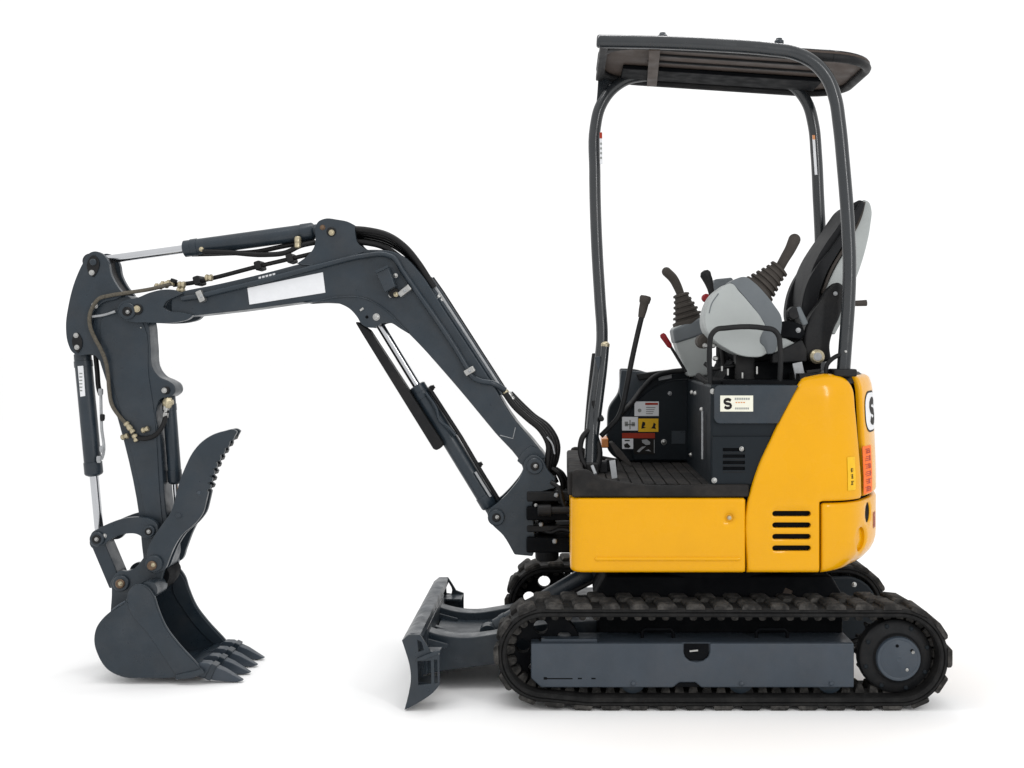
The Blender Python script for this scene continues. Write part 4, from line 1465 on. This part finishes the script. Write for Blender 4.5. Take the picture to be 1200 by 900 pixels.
plate('thumb_leg', [(172, 660), (176, 640), (193, 618), (207, 608), (212, 618), (203, 636), (196, 655), (191, 668), (182, 673)], .598, .62, 'slate', thumb, .002, yref=TY)
boss('thumb_boss', 180, 661, 10, TY - .012, TY + .006, 'slate', thumb)
boss('pivot_pin', 179.5, 662, 5.5, TY - .02, .63, 'pin', thumb, yr=TY)
bolt(179.5, 662, TY - .02, 2.0, thumb, 'brass')
bolt(209.5, 604, TY, 3.6, thumb, 'slate')
bolt(233.5, 578, TY, 2.2, thumb, 'slate_frame')
boss('thumb_axle', 209.5, 604, 4, TY + .02, .60, 'black', thumb, yr=TY)
hyd('thumb_cylinder', (197, 457), (208.5, 604), .5, .05, .75, .0255, .011, root)

# ------------------------------------------------------------------ canopy
can = ptube('canopy_frame', [(703, 48.5, .13), (760, 49.5, .13), (840, 53, .13), (900, 57.5, .13), (930, 62, .13), (953, 73, .13), (970, 92, .13), (979, 116, .13), (983.5, 145, .13), (988, 190, .13), (993.5, 260, .13), (995.5, 310, .13), (994.5, 350, .13), (991, 400, .13), (988, 440, .13)], .0240, 'tube', root, 20, 6)
lathe('tube_cap', P(703, 48.5, .13), P(699.5, 48.3, .13), [(0, .0240), (.006, .0233), (.011, .019), (.0125, .011), (.0125, 0)], 'tube', can, 20)
ptube('far_rail', [(961, 330, .72), (961.5, 290, .72), (959, 230, .72), (956.5, 180, .72), (953.5, 148, .72), (945, 119, .72), (930, 101, .72), (905, 92.5, .72), (860, 90, .72), (800, 89, .72), (760, 88.5, .72), (735, 93, .72), (716, 106, .72), (703, 126, .72), (697.5, 150, .72), (697, 200, .71), (699.5, 290, .68), (703, 350, .64), (705.5, 398, .60), (703, 425, .57), (694, 500, .48), (692, 546, .42)], .0235, 'tube', can, 20, 6)
# lower front brace
ptube('front_brace', [(709.5, 403, .545), (708, 420, .54), (702, 470, .49), (696, 520, .46), (695, 546, .44)], .0165, 'tube', can, 14)
ptube('front_brace', [(698, 415, .60), (695, 440, .58), (691, 480, .54), (689, 506, .52)], .015, 'black', can, 12)
lathe('brace_cap', P(709.3, 406, .545), P(710, 398, .545), [(0, .0175), (.010, .0175), (.016, .013), (.02, .005)], 'brass', can, 14)
obox('wiper_link', P(700, 418, .54), P(704, 434, .53), .022, .012, 'slate', can, .003)
boss('brace_pin', 705, 491, 3, .44, .56, 'black', can)
ptube('far_rear_post', [(961, 326, .72), (961, 380, .72), (961, 440, .72)], .0235, 'tube', can, 16, smooth=False)
# roof sheet: rounded plan, folded rim, ribs underneath
ZR = 2.371


def roof_z(x):
    return ZR - (x - .14) * .066


def roof_mesh(z_off, inset, thick, rad):
    X0, X1, Y0, Y1 = .142 + inset, 1.152 - inset, .165 + inset, .765 - inset
    pts = rrect(X0, Y0, X1, Y1, rad, 8)
    bm = bmesh.new()
    a = [bm.verts.new((x, y, roof_z(x) + z_off)) for x, y in pts]
    b = [bm.verts.new((x, y, roof_z(x) + z_off + thick)) for x, y in pts]
    bm.faces.new(a[::-1])
    bm.faces.new(b)
    for i in range(len(a)):
        j = (i + 1) % len(a)
        bm.faces.new((a[i], a[j], b[j], b[i]))
    return mesh_from(bm, 'roof')


roof = link('canopy_roof', roof_mesh(0, 0, .010, .17), 'roof', root, .003, 2)
link('roof_top_skin', roof_mesh(.0102, .003, .005, .17), 'tube', roof, .002, 2)
for yv in (.33, .43):
    a, b = Vector((.33, yv, roof_z(.33) - .001)), Vector((.98, yv, roof_z(.98) - .001))
    obox('roof_rib', a, b, .014, .014, 'black', roof, .004)
obox('roof_shade_strip', (.24, .60, roof_z(.24) - .010), (1.02, .60, roof_z(1.02) - .010), .17, .016, 'inner', roof, .004, up=(0, 0, 1))  # added black strip, darkens the far roof underside as shade would
# folded rim under the roof
rp_ = rrect(.154, .178, 1.140, .753, .160, 10)
tube('roof_rim', [(x, y, roof_z(x) - .009) for x, y in rp_] + [(rp_[0][0], rp_[0][1], roof_z(rp_[0][0]) - .009)], .017, 'black', roof, 8, smooth=False)
# cross strap, front corner gusset, mounts
xs = (767.5 - CX) * 4.13 / FPX
obox('cross_strap', (xs, .14, 2.326), (xs + .035, .722, 2.328), .040, .010, 'roof', can, .002, up=(0, 0, 1))
plate('front_gusset', [(696, 146), (700, 108), (701.5, 80), (765, 84), (735, 93), (716, 106), (703, 126)], .715, .727, 'tube', can, .002, yref=.72)
obox('front_cross_tube', (.155, .14, roof_z(.155) - .014), (.155, .72, roof_z(.155) - .014), .03, .022, 'black', can, .004, up=(0, 0, 1))
for (px, py) in ((776.5, 41.5), (913, 48)):
    q = P(px, py, .16)
    lathe('roof_bolt', q - Vector((0, 0, .01)), q + Vector((0, 0, .012)), [(0, .017), (.01, .017), (.014, .012), (.019, .011), (.021, 0)], 'slate', can, 12)
for (px, py, w) in ((796, 42.5, .05), (968, 58, .03)):
    q = P(px, py, .2)
    box('roof_pad', q.x - w / 2, q.x + w / 2, .18, .25, roof_z(q.x) + .013, roof_z(q.x) + .019, 'tag', roof, .004)
# rating labels on the posts
plate('post_label', [(702.5, 156), (705.5, 156), (706, 193), (703, 193)], .684, .688, 'white', can, .0005, smooth=False, yref=.70)
plate('post_label', [(702.5, 156), (705.5, 156), (705.6, 163), (702.6, 163)], .6825, .6838, 'labelred', can, .0, smooth=False, yref=.70)
flat('label_print', [rect(703.2, 168 + 5.5 * k, 705.2, 170.5 + 5.5 * k) for k in range(4)], .6832, M['greyink'], can, .70)
plate('post_label', [(950, 160), (953, 160), (956, 206), (953, 206)], .690, .694, 'white', can, .0005, smooth=False, yref=.72)
plate('post_label', [(950, 160), (953, 160), (953.3, 165), (950.3, 165)], .6885, .6898, 'lens', can, .0, smooth=False, yref=.72)

# post feet and clutter on top of the engine bay
pf = box('post_foot', P(974, 0, .13).x, P(1001, 0, .13).x, .085, .185, 1.155, 1.182, 'black', root, .006)
lv = ptube('cover_latch', [(968, 438, .12), (969, 428, .12), (976, 420, .12), (984, 416, .12), (991, 415, .12)], .008, 'black', root, 8)
bolt(991, 412, .11, 2.0, lv)
bolt(966, 441, .10, 2.0, lv, 'tag')
obox('latch_link', P(945, 436, .14), P(962, 434, .14), .012, .012, 'black', root, .002)
obox('silver_bracket', P(934, 425, .15), P(938, 444, .15), .035, .01, 'tag', root, .002)

# ------------------------------------------------------------------ seat
SYA, SYB = .31, .67
seatb = plate('seat', [(936, 372), (935, 352), (938, 330), (947, 306), (958, 288), (970, 271), (981, 254), (989, 244), (995, 240.5), (1000, 242), (996, 252), (985, 275), (972, 300), (960, 325), (952, 350), (948, 385), (940, 388)], SYA + .03, SYB - .03, 'seat', root, .030, ang=70, yref=.50, seg=4)
plate('bolster', [(940, 372), (941, 350), (947, 330), (958, 311), (972, 294), (986, 274), (1000, 250), (1009, 236), (1014, 238), (1010, 250), (998, 272), (982, 297), (970, 318), (960, 345), (955, 378), (945, 386)], SYA, SYA + .06, 'seat', seatb, .018, ang=70, yref=SYA, seg=4)
plate('bolster', [(940, 372), (941, 350), (947, 330), (958, 311), (972, 294), (986, 274), (1000, 250), (1009, 236), (1014, 238), (1010, 250), (998, 272), (982, 297), (970, 318), (960, 345), (955, 378), (945, 386)], SYB - .06, SYB, 'seat', seatb, .018, ang=70, yref=SYA, seg=4)
plate('back_shell', [(1014, 233), (1020, 236), (1023, 244), (1022, 262), (1016, 292), (1008, 318), (1000, 338), (990, 372), (980, 392), (966, 388), (966, 350), (978, 318), (996, 286), (1008, 258)], SYA + .02, SYB - .02, 'grey', seatb, .022, ang=60, yref=SYA, seg=4)
plate('shell_trim', [(1012, 236), (1015.5, 236), (1011, 254), (996, 284), (976, 318), (966, 345), (963, 343), (973, 316), (993, 282), (1008, 253)], SYA + .008, SYA + .03, 'seatrim', seatb, .003, yref=SYA)
plate('hinge_cover', [(944, 384), (950, 370), (963, 352), (974, 336), (982, 331), (988, 334), (989, 350), (985, 370), (977, 388), (973, 404), (975, 424), (946, 424), (942, 405)], .22, .29, 'black', seatb, .012, ang=60, seg=3)
plate('seat_cushion', [(868, 402), (880, 396), (910, 394), (936, 392), (946, 396), (948, 412), (940, 424), (900, 427), (872, 424), (865, 412)], SYA, SYB, 'seat', seatb, .025, yref=SYA, seg=4)
plate('suspension', [(862, 424), (940, 422), (968, 424), (966, 446), (850, 446)], .27, .70, 'inner', seatb, .006, smooth=False, yref=.2)
boss('recline_knob', 958.5, 418, 8.5, .185, .225, 'brass', seatb, 20, .008)
boss('knob_face', 958.5, 418, 5.0, .181, .186, 'tag', seatb, 16, .002)
bolt(979, 344, .215, 2.0, seatb, 'tag')
ptube('recline_peg', [(992, 355.5, .22), (1004, 355.5, .22), (1015.5, 355, .22)], [.009, .0105, .0115], 'boot', seatb, 10)
obox('seat_lever', P(934, 360, .21), P(944, 381, .21), .024, .02, 'midgrey', seatb, .008)
plate('buckle', [(924, 364), (929, 359), (935, 361), (937, 372), (930, 375), (925, 371)], .20, .25, 'black', seatb, .005)
plate('arm_bracket', [(905, 380), (925, 376), (940, 380), (944, 392), (938, 398), (925, 396), (908, 396)], .20, .26, 'inner', seatb, .006)
bolt(935.5, 387, .20, 2.4, seatb, 'tag')
plate('seat_side_skirt', [(895, 402), (915, 395), (932, 402), (925, 410), (905, 414)], .21, .27, 'grey', seatb, .006)
plate('seat_side_skirt', [(905, 415), (940, 398), (946, 410), (946, 424), (905, 426)], .19, .25, 'black', seatb, .006, smooth=False)
for (px, py, hh_) in ((853, 436, 8), (887, 434, 9), (846, 432, 6), (870, 440, 7)):
    obox('spring_stud', P(px, py + hh_ / 2, .16), P(px, py - hh_ / 2, .16), .006, .006, 'steel', seatb, .001)
for (px, py, w) in ((852, 448, 14), (883, 448, 28)):
    q = P(px, py, .12)
    box('hinge_strip', q.x - px2m(w / 2, .12), q.x + px2m(w / 2, .12), .10, .13, 1.127, 1.137, 'tag', sbx, .002)
box('base_lid', SEATX + .01, .90, .09, .90, 1.122, 1.142, 'inner', sbx, .005)
# clutter under the pod
for (px, py, d) in ((826, 405, .3), (835, 405, .28), (838, 420, .26), (843, 400, .25)):
    q = P(px, py, d)
    lathe('linkage_pin', q, q - Vector((0, .03, 0)), [(0, .010), (.02, .010), (.026, .006)], 'steel', seatb, 10)
ptube('linkage_hose', [(826, 426, .3), (835, 432, .28), (850, 430, .26), (866, 428, .26)], .008, 'hose', seatb, 8)
ptube('linkage_hose', [(818, 440, .3), (829, 448, .24), (838, 452, .20)], .011, 'hose', seatb, 8)


# ------------------------------------------------------------------ control pods and levers
def joystick(a, b, rb0, rb1, grip, rg, y, parent, rings=5):
    A, B = P(a[0], a[1], y), P(b[0], b[1], y)
    L = (B - A).length
    prof = [(-.01, rb0 * 1.0)]
    for k in range(rings):
        t0 = L * k / rings
        r0 = rb0 + (rb1 - rb0) * k / rings
        st = L / rings
        prof += [(t0, r0 * 1.02), (t0 + st * .38, r0 * 1.0), (t0 + st * .52, r0 * .80), (t0 + st * .88, r0 * .78)]
    prof += [(L, rb1 * 1.15), (L + .008, rb1 * 1.1), (L + .012, rb1 * .7)]
    boot = lathe('joystick_boot', A, B, prof, 'boot', parent, 26, 40)
    pts = [P(p[0], p[1], y) for p in grip]
    n = 8
    q = spl(pts, n, 100, closed=False)
    rr = []
    for i in range(len(q)):
        t = i / (len(q) - 1)
        k = t * (len(rg) - 1)
        j = min(int(k), len(rg) - 2)
        r_ = rg[j] + (rg[j + 1] - rg[j]) * (k - j)
        rr.append(px2m(r_, y))
    d = (q[-1] - q[-2]).normalized()
    re = rr[-1]
    tip = q[-1].copy()
    for f in (.35, .65, .87, .98):
        q.append(tip + d * (re * f))
        rr.append(re * math.sqrt(1 - f * f))
    bm = bmesh.new()
    tube_bm(bm, q, rr, 16)
    link('joystick_grip', mesh_from(bm, 'joystick_grip'), 'boot', parent, sharp=70)
    return boot


pod = plate('control_pod', [(857, 332), (846, 337), (836, 346), (829, 359), (826, 372), (828, 387), (836, 398), (850, 408), (866, 416), (880, 418.5), (893, 417.5), (899, 414), (896, 407), (891, 401), (893, 391), (897, 384), (893, 374), (880, 357), (866, 341)], .17, .33, 'grey', root, .022, ang=70, seg=4)
plate('pod_band', [(856, 331), (862, 327), (874, 324.5), (884, 331), (896, 343), (907, 357), (916, 372), (916, 386), (912, 402), (906, 414), (899, 415), (895, 407), (890, 400), (892, 390), (896, 383), (890, 371), (878, 355), (866, 341)], .175, .325, 'midgrey', pod, .012, ang=70, seg=3)
joystick((889, 339.5), (912, 316), .064, .034, [(913, 315), (919, 304), (926, 292), (931, 281)], [5.5, 5.8, 6.4, 7.2], .25, pod)
ptube('pod_seam', [(842, 344, .170), (834, 356, .170), (831, 367, .170)], .002, 'midgrey', pod, 6)
# grab rail round the pod
ptube('grab_rail', [(832, 448, .10), (832, 402, .10), (833.5, 393, .10), (840, 386, .10), (850, 384.5, .10), (896, 384.5, .10), (907, 387, .10), (912.5, 394, .10), (914, 404, .10), (914, 450, .10)], .0095, 'black', root, 12, 5)
# far pod and joystick
FY = .68
podf = plate('control_pod', [(789, 384), (806, 378), (823, 371), (829, 382), (834, 400), (834, 440), (808, 442), (800, 424), (792, 402)], FY, FY + .14, 'grey', root, .014, ang=60, seg=3)
plate('pod_band', [(788, 386), (806, 378), (823.5, 371), (827, 391), (810, 397), (791, 403)], FY - .006, FY + .146, 'midgrey', podf, .010, ang=60, yref=FY, seg=3)
joystick((807, 377), (798.5, 347), .066, .030, [(798, 346), (794, 336), (788.5, 326), (781, 318.5)], [4.6, 5.2, 5.6, 5.6], FY + .06, podf)
plate('pod_cap', [(835, 333), (838, 327), (858, 325), (860, 330), (850, 343), (834, 344)], .60, .70, 'midgrey', podf, .006, smooth=False)
obox('pod_post', P(847, 446, .65), P(847, 338, .65), .05, .05, 'black', podf, .006)
obox('pod_bracket', P(872, 448, .26), P(872, 408, .26), .07, .06, 'black', pod, .006)
gl = ptube('blade_lever', [(850, 446, .45), (845, 400, .45), (836.5, 354, .45), (832.5, 338, .45), (829.5, 328, .45), (826, 321, .45)], [.010, .010, .011, .013, .019, .021], 'black', root, 12)
lathe('lever_knob', P(828, 324, .45), P(825, 317, .45), [(0, .02), (.012, .021), (.022, .015), (.026, 0)], 'black', gl, 14)
boss('red_button', 828, 349, 5, .43, .47, 'red', gl, 14, .006)
boss('swivel_knob', 826, 400, 8.5, .30, .40, 'boot', podf, 16, .01)
# travel levers
tl = ptube('travel_lever', [(753, 367, .52), (747, 392, .52), (740, 424, .52), (734, 455, .52), (730, 474, .52), (725, 488, .52), (714, 501, .52), (704, 511, .52)], .0105, 'black', root, 10)
lathe('lever_grip', P(751.5, 372, .52), P(757, 346, .52), [(0, .013), (.03, .0165), (.055, .0175), (.06, .021), (.078, .023), (.086, .019), (.088, 0)], 'boot', tl, 16)
ptube('travel_lever', [(802, 434, .78), (785, 436, .78), (768, 441, .76), (754, 454, .72), (742, 470, .66), (732, 481, .60), (722, 492, .56)], .011, 'black', root, 10)
rl = ptube('safety_lever', [(784, 403, .62), (795, 421, .62), (804, 436, .62)], .006, 'black', root, 8, smooth=False)
lathe('lever_grip', P(786, 407, .62), P(774.5, 390, .62), [(0, .007), (.01, .011), (.04, .012), (.055, .013), (.064, .009), (.066, 0)], 'red', rl, 14)
